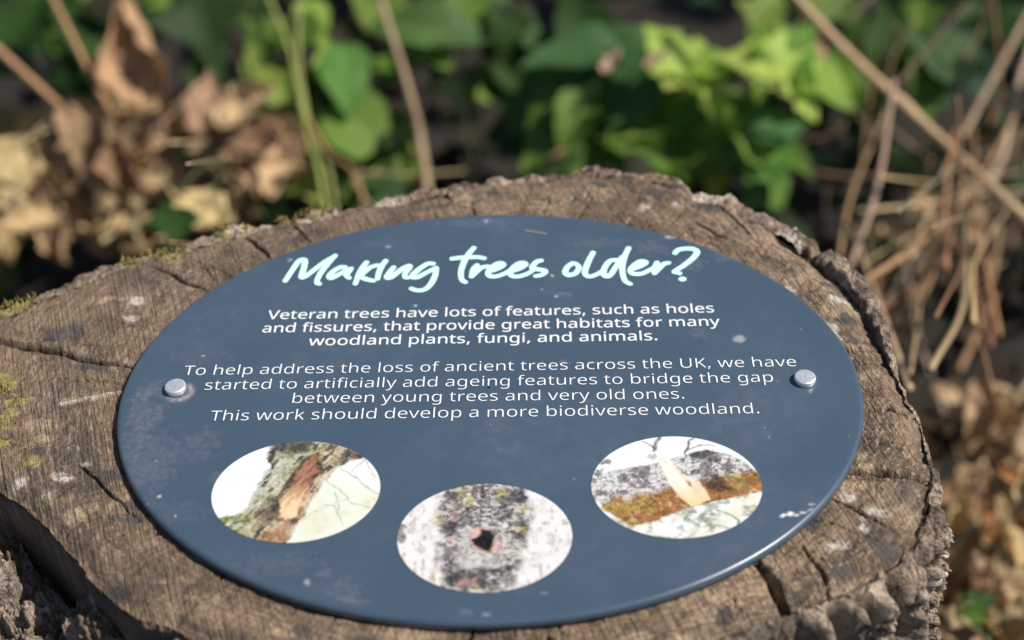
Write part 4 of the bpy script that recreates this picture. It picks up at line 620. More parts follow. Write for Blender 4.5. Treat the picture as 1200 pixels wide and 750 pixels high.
def title_mesh(parent):
    polys = []
    for ox, pts in TITLE:
        dot = len(pts) == 2
        P = np.array([at(ox+x/10, 275+y/10, ZT)[:2] for x, y in pts]); P = P if dot else catmull(P, 6)
        polys.append((P, 0.00170 if dot else 0.00134))
    allp = np.concatenate([p for p, _ in polys]); lo = allp.min(0)-0.003; hi = allp.max(0)+0.003; h = 0.00026
    nx, ny = [int(q)+2 for q in (hi-lo)/h]; X, Y = np.meshgrid(lo[0]+h*np.arange(nx), lo[1]+h*np.arange(ny), indexing='ij')
    D = np.full(X.shape, 1.0)
    for P, r in polys:
        a = np.floor((P.min(0)-0.003-lo)/h).astype(int); b = np.ceil((P.max(0)+0.003-lo)/h).astype(int); a = np.maximum(a, 0)
        sl = (slice(a[0], b[0]), slice(a[1], b[1])); d, t = seg_dist(X[sl], Y[sl], P)
        D[sl] = np.minimum(D[sl], d-r*(1.04-0.16*np.abs(2*t-0.8)))
    vv, faces = iso_mesh(X, Y, D); verts = [(x, y, ZT+0.00025) for x, y in vv]
    me = bpy.data.meshes.new('heading_lettering'); me.from_pydata(verts, [], faces); me.materials.append(M['title'])
    return link('heading_lettering', me, parent)
LINES = [("Veteran trees have lots of features, such as holes", 313, 374.6, 838, 366.5, 1), ("and fissures, that provide great habitats for many", 306, 390.2, 844, 382, 1),
         ("woodland plants, fungi, and animals.", 361, 405.4, 772, 399, 1), ("To help address the loss of ancient trees across the UK, we have", 214, 440.2, 935, 429.6, 0),
         ("started to artificially add ageing features to bridge the gap", 238, 457.3, 908, 447.8, 0), ("between young trees and very old ones.", 340, 472.9, 804, 467.5, 0),
         ("This work should develop a more biodiverse woodland.", 245, 493.6, 892, 484.8, 0)]
def glyph_cells(ch, bold, cache={}):
    if (ch, bold) in cache: return cache[ch, bold]
    loops = []
    for sp in GLYPHS[ch][1]:
        n = len(sp)//6; L = []
        for i in range(n):
            p, q = sp[i*6:i*6+6], sp[((i+1) % n)*6:((i+1) % n)*6+6]
            for t in np.arange(4)/4: L.append(tuple((1-t)**3*p[2+k]+3*(1-t)**2*t*p[4+k]+3*(1-t)*t*t*q[k]+t**3*q[2+k] for k in (0, 1)))
        loops.append(L)
    al = np.array([p for L in loops for p in L]); h = 9.0; lo = al.min(0)-30; nx, ny = [int(q)+2 for q in (al.max(0)+30-lo)/h]
    X, Y = np.meshgrid(lo[0]+h*np.arange(nx)+.013, lo[1]+h*np.arange(ny)+.017, indexing='ij'); ins = np.zeros(X.shape, bool); D = np.full(X.shape, 1e9)
    for L in loops:
        D = np.minimum(D, seg_dist(X, Y, L+[L[0]])[0])
        for i in range(len(L)):
            (x0, y0), (x1, y1) = L[i], L[(i+1) % len(L)]
            if y0 != y1: ins ^= ((y0 > Y) != (y1 > Y)) & (X < (x1-x0)*(Y-y0)/(y1-y0)+x0)
    D = np.where(ins, -D, D)-bold
    cache[ch, bold] = iso_mesh(X, Y, D); return cache[ch, bold]
def iso_mesh(X, Y, D):
    verts = []; idx = {}; faces = []
    def vid(key, p):
        if key not in idx: idx[key] = len(verts); verts.append(p)
        return idx[key]
    ins = D < 0
    for i, j in np.argwhere(ins[:-1, :-1] | ins[1:, :-1] | ins[:-1, 1:] | ins[1:, 1:]).tolist():
        cs = [(i, j), (i+1, j), (i+1, j+1), (i, j+1)]; f = []
        for q in range(4):
            a, b = cs[q], cs[(q+1) % 4]; da, db = D[a], D[b]
            if da < 0: f.append(vid(a, (X[a], Y[a])))
            if (da < 0) != (db < 0):
                t = da/(da-db); f.append(vid((min(a, b), max(a, b)), (X[a]+t*(X[b]-X[a]), Y[a]+t*(Y[b]-Y[a]))))
        if len(f) >= 3: faces.append(f)
    return np.array(verts), faces
def text_mesh(para, name, parent, bold):
    VV, FF, n0 = [], [], 0
    for s, x0, y0, x1, y1, b in LINES:
        if b != para: continue
        a, c = at(x0, y0, ZT), at(x1, y1, ZT); w = sum(GLYPHS[ch][0] for ch in s); ex = (c[0]-a[0])/w; ey = 0.0125*0.95/1000; sl = (c[1]-a[1])/(c[0]-a[0]); pen = 0
        for ch in s:
            if ch != ' ':
                v, f = glyph_cells(ch, bold); xx = (pen+v[:, 0])*ex
                VV.append(np.stack([a[0]+xx, a[1]+xx*sl+v[:, 1]*ey, np.full(len(v), ZT+0.00025)], -1)); FF += [[i+n0 for i in q] for q in f]; n0 += len(v)
            pen += GLYPHS[ch][0]
    me = bpy.data.meshes.new(name); me.from_pydata(np.concatenate(VV).tolist(), [], FF); me.materials.append(M['white'])
    return link(name, me, parent)
def plaque():
    root = empty('information_plaque', (0, 0, H))
    inv = Matrix.Translation((0, 0, -H))
    tag(root, 'oval slate-blue information plaque headed Making trees older, screwed flat onto the stump', 'sign')
    n = 720; a = np.linspace(0, 2*np.pi, n, endpoint=False)
    s = np.concatenate([[0.004], np.linspace(0.03, 0.976, 190)]); S, A = np.meshgrid(s, a, indexing='ij')
    X, Y = S*PA*np.cos(A), S*PB*np.sin(A); Z = np.full(X.shape, ZT)
    rows = [np.stack([X, Y, Z], -1)]; bev = 0.0019; th = 0.0040
    nx, ny = np.cos(A[0])/PA, np.sin(A[0])/PB; L_ = np.hypot(nx, ny); nx, ny = nx/L_, ny/L_
    bx, by = PA*np.cos(A[0])-bev*nx, PB*np.sin(A[0])-bev*ny
    for q in np.linspace(0, np.pi/2, 9): rows.append(np.stack([bx+bev*np.sin(q)*nx, by+bev*np.sin(q)*ny, np.full(n, ZT-bev+bev*np.cos(q))], -1)[None])
    for z, k in ((-th+0.0004, 0), (-th, -0.0004), (-th, -0.03)): rows.append(np.stack([PA*np.cos(A[0])+k*nx, PB*np.sin(A[0])+k*ny, np.full(n, ZT+z)], -1)[None])
    V = np.concatenate(rows); X, Y = V[..., 0], V[..., 1]
    def spot(px, py, rx, ry, seed, j=0.9, fr=160):
        c = at(px, py, ZT); e = at(px+rx, py, ZT); f = at(px, py-ry, ZT)
        d = np.hypot((X-c[0])/abs(e[0]-c[0]), (Y-c[1])/abs(f[1]-c[1])); return sstep(1.1, 0.45, d+j*(fbm(X*fr, Y*fr, seed=seed)-0.5))
    dirt = np.zeros(X.shape)
    for px, py, rx, ry, k in [(168, 500, 22, 50, .55), (165, 470, 14, 24, .55), (180, 540, 34, 44, .35), (235, 520, 26, 22, .35), (185, 458, 26, 5, .7), (400, 690, 30, 14, .35), (412, 702, 22, 7, .55), (378, 672, 10, 6, .5), (330, 660, 50, 16, .25), (255, 560, 14, 8, .3), (210, 600, 40, 20, .2), (545, 718, 10, 5, .5), (660, 345, 10, 4, .5), (700, 285, 40, 6, .3), (765, 290, 26, 10, .4), (810, 310, 22, 8, .4), (690, 470, 10, 5, .35), (660, 425, 8, 4, .4), (720, 310, 14, 5, .25), (450, 285, 40, 6, .2), (560, 262, 60, 6, .3), (850, 300, 20, 8, .4), (820, 390, 14, 8, .3), (600, 690, 60, 10, .1), (240, 420, 40, 12, .15)]:
        dirt = np.maximum(dirt, 0.55*k*spot(px, py, rx, ry, int(px), 1.5, 420))
    c = at(210, 459, ZT); d = np.hypot(X-c[0], Y-c[1]); dirt = np.maximum(dirt, 1.3*np.exp(-((d-0.0050)/0.0012)**2)*sstep(-0.9, 0.5, (X-c[0])/0.005-(Y-c[1])/0.005))
    white = np.zeros(X.shape)
    for px, py, rx, ry, k in [(918, 604, 3.4, 2.2, .9), (926, 602, 4.2, 3.2, .9), (933, 604, 4, 1.8, .7), (941, 601, 5, 1.6, .7), (950, 596, 3, 3, .95), (950, 591, 1.5, 1.5, .9), (867, 397, 9, 5, .45), (187, 582, 3.5, 1.8, .8), (183, 540, 2.5, 1, .5), (360, 682, 4.5, 5, .5), (205, 605, 1.5, 1.5, .6), (340, 305, 2.5, 2, .6), (638, 695, 5, 2, .35), (487, 358, 3, 2, .6), (570, 720, 3, 3, .3), (238, 417, 2, 1.5, .7), (570, 259, 3, 2, .5), (786, 277, 7, 3, .55), (455, 289, 2.5, 2, .5), (647, 323, 2, 2, .7), (635, 339, 2, 2, .4), (652, 347, 3, 2, .5), (868, 63, 1, 1, 0)]:
        white = np.maximum(white, (k if px > 900 else 0.6*k)*spot(px, py, rx, ry, int(px)+3, 0.9, 420))
    for v in (V,): v[..., 2] -= H
    V[..., 2] += 0
    mesh_np('panel', V.reshape(-1, 3), grid_quads(len(V), n), M['panel'], root, dict(dirt=dirt.ravel(), white=white.ravel()))
    kids = [title_mesh(root), text_mesh(1, 'body_lettering', root, 3.0), text_mesh(0, 'body_lettering', root, -7.0)]
    for (kind, px, py, lab) in [('scar', 347, 575, 'printed photograph of a leaning trunk with a long scar'), ('hole', 568, 629, 'printed photograph of a dark hole in grey bark'), ('cut', 792.5, 569.5, 'printed photograph of a lichened branch with a pale cut')]:
        r0 = 0.15*0.2125; r1 = r0*0.80; c0 = at(px, py, ZT)
        ss = np.concatenate([[0.003], np.linspace(0.012, 1, 150)]); S2, A2 = np.meshgrid(ss, np.linspace(0, 2*np.pi, 420, endpoint=False), indexing='ij')
        U, Vv = S2*np.cos(A2), S2*np.sin(A2)
        P = np.stack([c0[0]+U*r0, c0[1]+Vv*r1, np.full(U.shape, ZT+0.00022)], -1)
        # the traced motifs were measured in the photograph's foreshortened frame
        o = mesh_np('photo_print', P.reshape(-1, 3), grid_quads(len(ss), 420), M['print'], root, color=print_colors(kind, U, Vv).reshape(-1, 3)); o['label'] = lab; kids.append(o)
    # two steel screws
    for px, py, rz in ((206.5, 457.0, 0.3), (943.0, 446.5, 1.1)):
        c0 = at(px, py, ZT); n2 = 48; A3 = np.linspace(0, 2*np.pi, n2, endpoint=False)
        prof = [(0.0040, 0.0), (0.0043, 0.0004), (0.0043, 0.0021), (0.00415, 0.00245), (0.0038, 0.0026), (0.0030, 0.00265), (0.0015, 0.0027), (0.0002, 0.0027)]
        Vs = np.array([[(c0[0]+r*math.cos(q), c0[1]+r*math.sin(q), z+ZT) for q in A3] for r, z in prof])
        k = 0.00004*(fbm(Vs[..., 0]*700, Vs[..., 1]*700, seed=5)-0.5)*2; k[:3] *= 0.2; Vs[..., 2] += k
        kids.append(mesh_np('screw', Vs.reshape(-1, 3), grid_quads(len(prof), n2), M['metal'], root))
    # a dry needle lying stuck to the face
    for o in kids: o.data.transform(inv)
    root_panel = root
    return root
plaque()
# ------------------------------------------------------------------ leaves, stems, stalks
_aty = aty
def push(y): return y+0.44*float(np.clip((y-0.20)/0.10, 0, 1))
def aty(px, py, y): return _aty(px, py, push(y))
def far(px, py, y): return float(np.linalg.norm(aty(px, py, y)-CAM)/np.linalg.norm(_aty(px, py, y)-CAM))
def nrm(v): v = np.asarray(v, float); return v/max(np.linalg.norm(v), 1e-9)
def leaf_shape(kind, rg):
    """unit leaf along +x (0..1), width along y, face +z: verts, faces, (u, v)"""
    nt, ns = 22, 9
    t = np.linspace(0, 1, nt); s = np.linspace(-1, 1, ns); T, S = np.meshgrid(t, s, indexing='ij')
    if kind == 'ovate':      # bramble leaflet: broad, toothed, pointed
        w = 0.40*np.sin(np.pi*np.clip(T, 0, 1)**0.72)**0.85*(1-0.22*T); w = w*(1+0.11*np.abs(((T*11) % 1)-0.5)*2-0.05)
    elif kind == 'lobed':    # three-lobed young leaf
        w = 0.30*np.sin(np.pi*T**0.8)**0.8+0.26*np.exp(-((T-0.40)/0.11)**2)+0.10*np.exp(-((T-0.70)/0.06)**2); w = w*(1+0.10*np.abs(((T*9) % 1)-0.5)*2-0.05)
    elif kind == 'ivy':
        w = 0.34*(1-T)**0.8*np.clip(T*12, 0, 1)+0.22*np.exp(-((T-0.30)/0.12)**2)
    else:                    # slender
        w = 0.13*np.sin(np.pi*T**0.8)**0.9
    w = w*(1+0.06*rg.uniform(-1, 1))
    w[0] = 0.012; w[-1] = 0.004
    x = T-0.16*np.abs(S)*w*(1 if kind != 'lobed' else 1.6); y = S*w
    fold = rg.uniform(0.15, 0.5); droop = rg.uniform(0.1, 0.45); side = rg.uniform(-0.15, 0.15)
    z = np.abs(S)*w*fold-droop*T**2*0.6+side*S*w*T+0.03*np.sin(T*9+rg.uniform(0, 6))*np.abs(S)+0.02*np.abs(np.sin((T-0.28*np.abs(S))*np.pi*7))*np.abs(S)
    return np.stack([x, y, z], -1).reshape(-1, 3), grid_quads(nt, ns, False), np.stack([S, T], -1).reshape(-1, 2)
def dry_shape(rg, torn=0.9):
    """a curled, shrivelled leaf, rolled about its midrib"""
    nt, ns = 26, 15
    T, S = np.meshgrid(np.linspace(0, 1, nt), np.linspace(-1, 1, ns), indexing='ij')
    sd = rg.randint(0, 9999)
    w = rg.uniform(.26, .42)*np.sin(np.pi*T**0.75)**0.8*(1+torn*(fbm(T*8, np.sign(S)*3, seed=sd)-0.5)); w[0] = 0.01
    roll = rg.uniform(0.9, 2.3)*(0.5+0.9*T)*(1+0.6*(fbm(T*4, S, seed=sd+1)-0.5)); asym = rg.uniform(-0.35, 0.35)
    a = (S+asym)*roll; y = w*np.sin(a)/np.maximum(roll, 0.3); z = w*(1-np.cos(a))/np.maximum(roll, 0.3)
    bend = rg.uniform(-1.6, 1.6); ang = bend*T; x = np.sin(ang)/bend if abs(bend) > .05 else T; zz = (1-np.cos(ang))/bend if abs(bend) > .05 else 0*T
    x = x-z*np.sin(ang)*0.8; z = zz+z*np.cos(ang)+0.20*(fbm(T*6, S*3, seed=sd+2)-0.5)+0.10*(fbm(T*15, S*7, seed=sd+4)-0.5)+0.03*np.sin(S*9+T*14)
    tw = rg.uniform(-0.8, 0.8)*T; y, z = y*np.cos(tw)-z*np.sin(tw), y*np.sin(tw)+z*np.cos(tw)
    return np.stack([x, y, z], -1).reshape(-1, 3), grid_quads(nt, ns, False), np.stack([S, T], -1).reshape(-1, 2)
def place(v, base, tip, normal, size, width=1.0):
    x = nrm(tip); n = np.asarray(normal, float); n = nrm(n-x*np.dot(n, x)); y = np.cross(n, x)
    return np.asarray(base)+size*(v[:, :1]*x+v[:, 1:2]*y*width+v[:, 2:]*n)
def jit(c, rg, k=0.15):
    g = 1+rg.uniform(-k, k); return tuple(max(0.004, q*g*(1+rg.uniform(-k, k)*0.4)) for q in c)
def tube(mb, pts, r0, r1, c, n=7, nodes=0, sm=8, rough=0.0, seed=0):
    P = catmull(pts, sm) if len(pts) > 2 else np.linspace(pts[0], pts[-1], 10); m = len(P)
    tan = np.gradient(P, axis=0); tan /= np.linalg.norm(tan, axis=1)[:, None]+1e-12
    ref = np.array([0.3, 0.9, 0.2]); V = []
    for i in range(m):
        a = nrm(np.cross(tan[i], ref)); b = np.cross(tan[i], a); t = i/(m-1); r = r0+(r1-r0)*t
        if nodes: r *= 1+0.45*math.exp(-((((t*nodes) % 1)-0.5)/0.06)**2)
        if rough: r *= 1+rough*(hash3(np.array([i]), np.array([seed]), np.array([3]), 5)[0]-0.5)
        for k in range(n):
            q = 2*math.pi*k/n; V.append(P[i]+r*(math.cos(q)*a+math.sin(q)*b))
    F = grid_quads(m, n).tolist()+[list(range(n))[::-1], [(m-1)*n+k for k in range(n)]]
    mb.add(V, F, c)
VIEW = -FW
def img_dir(deg): a = math.radians(deg); return math.cos(a)*RT+math.sin(a)*UP
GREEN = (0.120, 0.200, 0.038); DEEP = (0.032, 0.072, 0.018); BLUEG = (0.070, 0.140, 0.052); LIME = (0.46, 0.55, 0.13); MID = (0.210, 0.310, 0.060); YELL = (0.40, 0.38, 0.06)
def plant(name, label, cat, root_xy, leaves, seed, stem_c=(0.10, 0.12, 0.04), group=None, rstem=0.0016, joint=None):
    """leaves: (px, py, depth y, length m, tip angle in the picture, kind, colour, tilt)"""
    rg = random.Random(seed); g = np.array([root_xy[0]*1.3, push(root_xy[1])-0.02, 0.0]); root = empty(name, tuple(g)); tag(root, label, cat, group)
    ms = MB(); kids = []
    bases = []
    for (px, py, y, L, ang, kind, c, tilt) in leaves:
        L = 0.82*L*far(px, py, y); ctr = aty(px, py, y); tip = nrm(img_dir(ang)+0.25*np.array([rg.uniform(-1, 1), rg.uniform(-1, 1), rg.uniform(-.6, .6)]))
        n = nrm(VIEW*0.55+np.array([0.12+rg.uniform(-.35, .35), rg.uniform(-.3, .3), 0.75])+np.array([tilt, 0, 0])); base = ctr-tip*L*0.5
        v, f, uv = leaf_shape(kind, rg); mb = MB(); V = place(v, base, tip, n, L)
        mb.add(V-g, f, jit(c, rg, 0.18), uv); m = M['bright'] if c in (LIME, YELL) else M['leaf']
        kids.append(mb.build('leaf', m, root)); bases.append((base, tip))
    bc = np.mean([b for b, _ in bases], axis=0); hub = np.array([bc[0]*0.85+g[0]*0.15, bc[1]+0.02, max(bc[2]-0.05, 0.05)]) if joint is None else np.array(joint)
    tube(ms, [g-(0, 0, 0.01)-g, (g*0.6+hub*0.4)+np.array([rg.uniform(-.02, .02), 0.01, 0.02])-g, hub-g], rstem*1.3, rstem, stem_c, 7)
    for b, tip in bases: tube(ms, [hub-g, (hub+b)/2-tip*0.012+np.array([0, 0, 0.004])-g, b-tip*0.004-g, b+tip*0.004-g], rstem*0.75, rstem*0.4, stem_c, 6, sm=5)
    ms.build('stem', M['stalk'], root)
    return root
# --- individual green plants, left to right
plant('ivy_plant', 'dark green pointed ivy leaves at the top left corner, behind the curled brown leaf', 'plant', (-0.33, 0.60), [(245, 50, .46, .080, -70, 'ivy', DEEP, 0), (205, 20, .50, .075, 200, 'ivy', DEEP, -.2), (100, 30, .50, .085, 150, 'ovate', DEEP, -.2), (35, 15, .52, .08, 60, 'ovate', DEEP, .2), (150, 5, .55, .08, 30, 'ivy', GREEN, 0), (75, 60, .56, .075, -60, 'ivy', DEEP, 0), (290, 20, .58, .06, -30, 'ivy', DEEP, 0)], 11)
plant('nettle_shoot', 'small yellow-green shoot between the two thin green stems and the dry leaf heap', 'plant', (-0.19, 0.44), [(318, 95, .40, .042, 130, 'ovate', MID, .2), (345, 205, .36, .045, -120, 'ovate', LIME, .3), (330, 165, .42, .055, 240, 'ovate', GREEN, .1), (318, 195, .38, .05, 250, 'ovate', MID, 0), (375, 225, .36, .035, -40, 'ovate', LIME, .2), (300, 70, .46, .04, 100, 'ovate', MID, 0)], 12)
plant('bramble_shoot', 'light green toothed leaves hanging right of the thin green stems', 'plant', (-0.10, 0.45), [(405, 95, .40, .062, -75, 'ovate', (0.12, 0.26, 0.06), .2), (388, 70, .43, .045, 110, 'ovate', MID, 0), (435, 160, .38, .085, -35, 'ovate', GREEN, .1), (415, 195, .36, .07, 200, 'ovate', BLUEG, 0), (468, 190, .37, .04, -70, 'ovate', MID, .2), (455, 215, .35, .032, -80, 'ovate', LIME, .2), (390, 140, .44, .06, 230, 'ovate', DEEP, 0), (440, 225, .34, .05, 180, 'ovate', BLUEG, 0)], 13)
plant('bramble_shoot', 'blurred mid-green leaves at the top centre, on the pale woody stem', 'plant', (-0.05, 0.62), [(480, 30, .48, .075, 170, 'ovate', (0.10, 0.20, 0.06), 0), (530, 35, .48, .08, 10, 'ovate', (0.09, 0.18, 0.06), 0), (500, 55, .47, .06, -50, 'ovate', MID, .1), (560, 15, .52, .07, 30, 'ovate', GREEN, 0), (440, 10, .52, .07, 140, 'ovate', GREEN, 0), (590, 45, .54, .05, -20, 'ovate', GREEN, 0)], 14)
plant('bramble_bush', 'dark green bramble with broad toothed leaves behind the middle of the stump', 'plant', (0.05, 0.50), [(670, 65, .40, .085, 175, 'ovate', (0.065, 0.14, 0.055), 0), (740, 60, .42, .08, 30, 'ovate', BLUEG, .1), (640, 110, .39, .10, 215, 'ovate', BLUEG, 0), (700, 110, .37, .10, -160, 'ovate', (0.05, 0.12, 0.045), .1), (650, 155, .35, .085, 235, 'ovate', GREEN, 0), (610, 150, .42, .07, 200, 'ovate', DEEP, 0), (690, 165, .34, .09, -100, 'ovate', GREEN, .1), (745, 140, .36, .075, 0, 'ovate', MID, .1), (600, 75, .50, .075, 150, 'ovate', DEEP, 0), (720, 90, .44, .075, -20, 'ovate', GREEN, 0), (765, 175, .34, .08, -30, 'ovate', GREEN, .1), (640, 190, .33, .06, -140, 'ovate', BLUEG, 0), (740, 185, .33, .06, -90, 'ovate', GREEN, 0), (560, 105, .48, .035, 160, 'ovate', MID, 0), (680, 20, .52, .08, 100, 'ovate', DEEP, 0)], 15)
plant('young_maple', 'bright lime-green lobed leaves in a hanging row, sunlit behind the stump', 'plant', (0.11, 0.44), [(782, 55, .36, .050, 118, 'lobed', LIME, .2), (800, 88, .355, .052, -35, 'lobed', LIME, .2), (830, 110, .35, .048, -55, 'lobed', LIME, .3), (838, 78, .37, .045, 0, 'lobed', (0.22, 0.36, 0.05), .2), (770, 120, .38, .05, 215, 'ovate', MID, 0), (800, 145, .37, .06, -70, 'ovate', (0.11, 0.24, 0.05), .1), (840, 150, .38, .045, -40, 'ovate', MID, .1)], 16)
plant('young_maple', 'bright lime-green pointed leaves spreading like a star below the top edge', 'plant', (0.17, 0.44), [(885, 75, .36, .058, 172, 'lobed', LIME, .2), (935, 105, .355, .060, -62, 'lobed', LIME, .2), (965, 85, .37, .058, -12, 'lobed', (0.26, 0.42, 0.06), .3), (905, 45, .39, .05, 100, 'lobed', (0.20, 0.36, 0.05), .2), (900, 8, .42, .045, 60, 'lobed', MID, .1), (930, 60, .385, .06, 40, 'lobed', (0.15, 0.28, 0.05), 0), (985, 100, .40, .06, -40, 'ovate', MID, 0)], 17)
plant('bramble_shoot', 'mid-green leaf cluster low behind the right rear bark', 'plant', (0.155, 0.36), [(895, 195, .315, .062, -75, 'ovate', (0.13, 0.28, 0.055), .2), (915, 145, .33, .052, 20, 'ovate', (0.08, 0.19, 0.06), 0), (880, 160, .33, .05, 120, 'ovate', MID, .1), (905, 225, .30, .045, -60, 'ovate', (0.15, 0.29, 0.06), .2), (840, 185, .33, .045, 200, 'ovate', GREEN, 0), (838, 215, .32, .032, -90, 'ovate', YELL, .2), (815, 190, .335, .045, 250, 'ovate', MID, 0), (790, 180, .34, .05, 200, 'ovate', GREEN, 0), (930, 190, .33, .04, -20, 'ovate', GREEN, 0)], 18)
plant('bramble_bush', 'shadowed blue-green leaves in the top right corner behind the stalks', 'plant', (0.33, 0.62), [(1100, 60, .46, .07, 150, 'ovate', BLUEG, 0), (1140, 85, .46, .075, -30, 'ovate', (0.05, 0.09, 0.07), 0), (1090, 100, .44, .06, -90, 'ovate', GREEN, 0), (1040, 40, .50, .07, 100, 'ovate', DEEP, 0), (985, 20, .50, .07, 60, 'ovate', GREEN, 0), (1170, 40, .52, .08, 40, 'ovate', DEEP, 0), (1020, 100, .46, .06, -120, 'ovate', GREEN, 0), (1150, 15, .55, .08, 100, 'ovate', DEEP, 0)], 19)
plant('dock_plant', 'solitary dark green leaves low on the right, among the dry stems', 'plant', (0.40, 0.36), [(1165, 425, .30, .060, 100, 'ovate', (0.05, 0.12, 0.03), 0), (1185, 440, .29, .055, -20, 'ovate', GREEN, 0), (1148, 445, .29, .05, 190, 'ovate', GREEN, 0), (1168, 378, .32, .035, 80, 'ovate', (0.12, 0.26, 0.05), .2), (1195, 395, .32, .05, 40, 'ovate', GREEN, 0)], 20)
plant('dock_plant', 'small patch of green leaves on the ground low at the right edge', 'plant', (0.30, 0.02), [(1140, 718, .10, .022, 180, 'ovate', GREEN, 0), (1152, 704, .11, .022, 20, 'ovate', DEEP, 0), (1136, 706, .11, .02, 120, 'ovate', DEEP, 0)], 21)
plant('ivy_plant', 'green ivy leaves showing below the dry leaf heap at the left rear rim', 'plant', (-0.20, 0.33), [(205, 275, .25, .04, -100, 'ivy', DEEP, 0), (180, 262, .27, .04, 200, 'ivy', DEEP, 0), (345, 130, .45, .06, -80, 'ivy', DEEP, 0), (250, 95, .46, .05, -40, 'ivy', DEEP, 0)], 22)

# smaller leafy shoots filling the gaps of the bank, each told apart by what it stands beside
fill = random.Random(8)
for k, (x0, x1, y0, y1, d, n_, cols, lab) in enumerate([
    (590, 780, 120, 205, .43, 16, [GREEN, MID, BLUEG], 'small-leaved green shoot filling the bank right behind the middle of the rear rim'),
    (690, 880, 90, 200, .47, 16, [MID, MID, GREEN], 'small-leaved mid-green shoot below the hanging row of lime leaves'),
    (560, 760, 10, 110, .50, 14, [GREEN, BLUEG, DEEP], 'small-leaved dark shoot at the top centre above the dark bramble'),
    (840, 1010, 100, 190, .48, 12, [GREEN, MID, DEEP], 'small-leaved shoot under the lime star of leaves'),
    (290, 470, 20, 150, .48, 14, [MID, GREEN, DEEP], 'small-leaved shoot behind the two thin green stems'),
    (300, 480, 150, 235, .44, 12, [MID, (0.2, 0.30, 0.04), GREEN], 'small-leaved yellowish shoot at the foot of the thin green stems'),
    (920, 1110, -5, 110, .56, 14, [GREEN, BLUEG, DEEP], 'small-leaved dim shoot at the top right between the tan stalks'),
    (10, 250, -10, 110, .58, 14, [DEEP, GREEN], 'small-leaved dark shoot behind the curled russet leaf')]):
    c = aty((x0+x1)/2, (y0+y1)/2, d)
    plant('leafy_shoot', lab, 'plant', (c[0]/1.3, d+.03), [(fill.uniform(x0, x1), fill.uniform(y0, y1), d+fill.uniform(-.03, .05), fill.uniform(.030, .050), fill.choice([-70, -100, 200, -20, 150, 30]), fill.choice(['ovate', 'ovate', 'lobed']), fill.choice(cols), fill.uniform(-.1, .3)) for _ in range(n_)], 60+k, rstem=.0011)

# --- stalks and stems: each one a thing
def stalk(name, label, cat, pts, r0, r1, c, group=None, nodes=0, seed=0, n=8, rough=0.0):
    """pts: (px, py, depth y) sighted points, or world points when given as arrays"""
    P = [np.array(p) if isinstance(p, np.ndarray) else aty(*p) for p in pts]; b = P[0].copy(); mb = MB()
    k = 1.15 if b[1] > 0.3 else 1.0
    tube(mb, [p-b for p in P], r0*k, r1*k, c, n, nodes, rough=rough, seed=seed); o = mb.build(name, M['stalk'], None); o.location = b
    return tag(o, label, cat, group)
TANC = (0.42, 0.29, 0.16); BRN = (0.26, 0.145, 0.075); STRAW = (0.50, 0.38, 0.21); GRN = (0.26, 0.30, 0.07); GREY = (0.27, 0.20, 0.14)
DUNN = (0.24, 0.16, 0.09)
W_ = lambda x, y, z: np.array([x, y, z])
stalk('dry_stalk', 'thick tan stalk slanting down to the right behind the lime leaves', 'stalk', [at(1300, 345, .01), (1200, 255, .26), (1120, 180, .285), (1000, 68, .305), (930, -5, .33), (880, -60, .36)], .0042, .0036, TANC, nodes=3)
stalk('dry_stalk', 'brown stalk leaning in from the top edge onto the dry leaf heap', 'stalk', [at(150, 215, .02), (132, 140, .33), (100, 75, .37), (60, -5, .42), (30, -60, .46)], .0030, .0024, (0.34, 0.19, 0.09))
stalk('dry_stalk', 'brown stalk slanting from the left edge into the dry leaf heap', 'stalk', [at(190, 240, .02), (125, 172, .32), (60, 115, .33), (0, 60, .34), (-70, 0, .36)], .0031, .0030, (0.36, 0.20, 0.10))
stalk('dry_stalk', 'tan stalk rising to the top right corner', 'stalk', [at(1050, 330, .01), (1080, 260, .30), (1125, 165, .36), (1205, 15, .46), (1250, -70, .52)], .0032, .0026, (0.37, 0.27, 0.17), nodes=3)
stalk('dry_stalk', 'grey-tan stalk at the right edge with a frayed swollen foot', 'stalk', [at(1140, 300, .01), (1150, 230, .30), (1172, 190, .33), (1190, 110, .38), (1212, 40, .44), (1225, -40, .5)], .0046, .0022, (0.40, 0.30, 0.20), nodes=2)
stalk('sapling', 'pale woody stem standing upright behind the rear rim of the stump', 'stem', [W_(-.045, .37, 0), (500, 215, .33), (480, 110, .40), (452, 20, .47), (430, -60, .52)], .0042, .0026, (0.30, 0.22, 0.13), rough=.2)
stalk('grass_stalk', 'thin yellow-green stem bending left at the top, left of the light green leaves', 'stem', [W_(-.125, .33, 0), (380, 240, .29), (362, 165, .34), (340, 60, .42), (312, -10, .48), (300, -60, .52)], .0021, .0015, GRN)
stalk('grass_stalk', 'thin upright green stem crossing the bent one at the top', 'stem', [W_(-.15, .40, 0), (392, 240, .31), (365, 160, .36), (350, 70, .42), (352, 0, .48), (355, -60, .52)], .0022, .0016, (0.24, 0.26, 0.08))
stalk('dry_stalk', 'short orange-brown stem leaning behind the left rear rim', 'stalk', [W_(-.09, .32, .2), (425, 230, .29), (385, 180, .33), (355, 130, .38), (340, 100, .41)], .0018, .0013, (0.40, 0.24, 0.10))
stalk('dry_stalk', 'thin straw bending across the leaves behind the centre rim', 'stalk', [(440, 250, .28), (415, 205, .33), (480, 205, .34), (545, 200, .36)], .0009, .0007, STRAW)
stalk('dry_stalk', 'dark reddish twig low behind the right rear rim', 'stalk', [(925, 185, .36), (975, 205, .36), (1060, 205, .40)], .0020, .0012, (0.14, 0.075, 0.05), rough=.2)
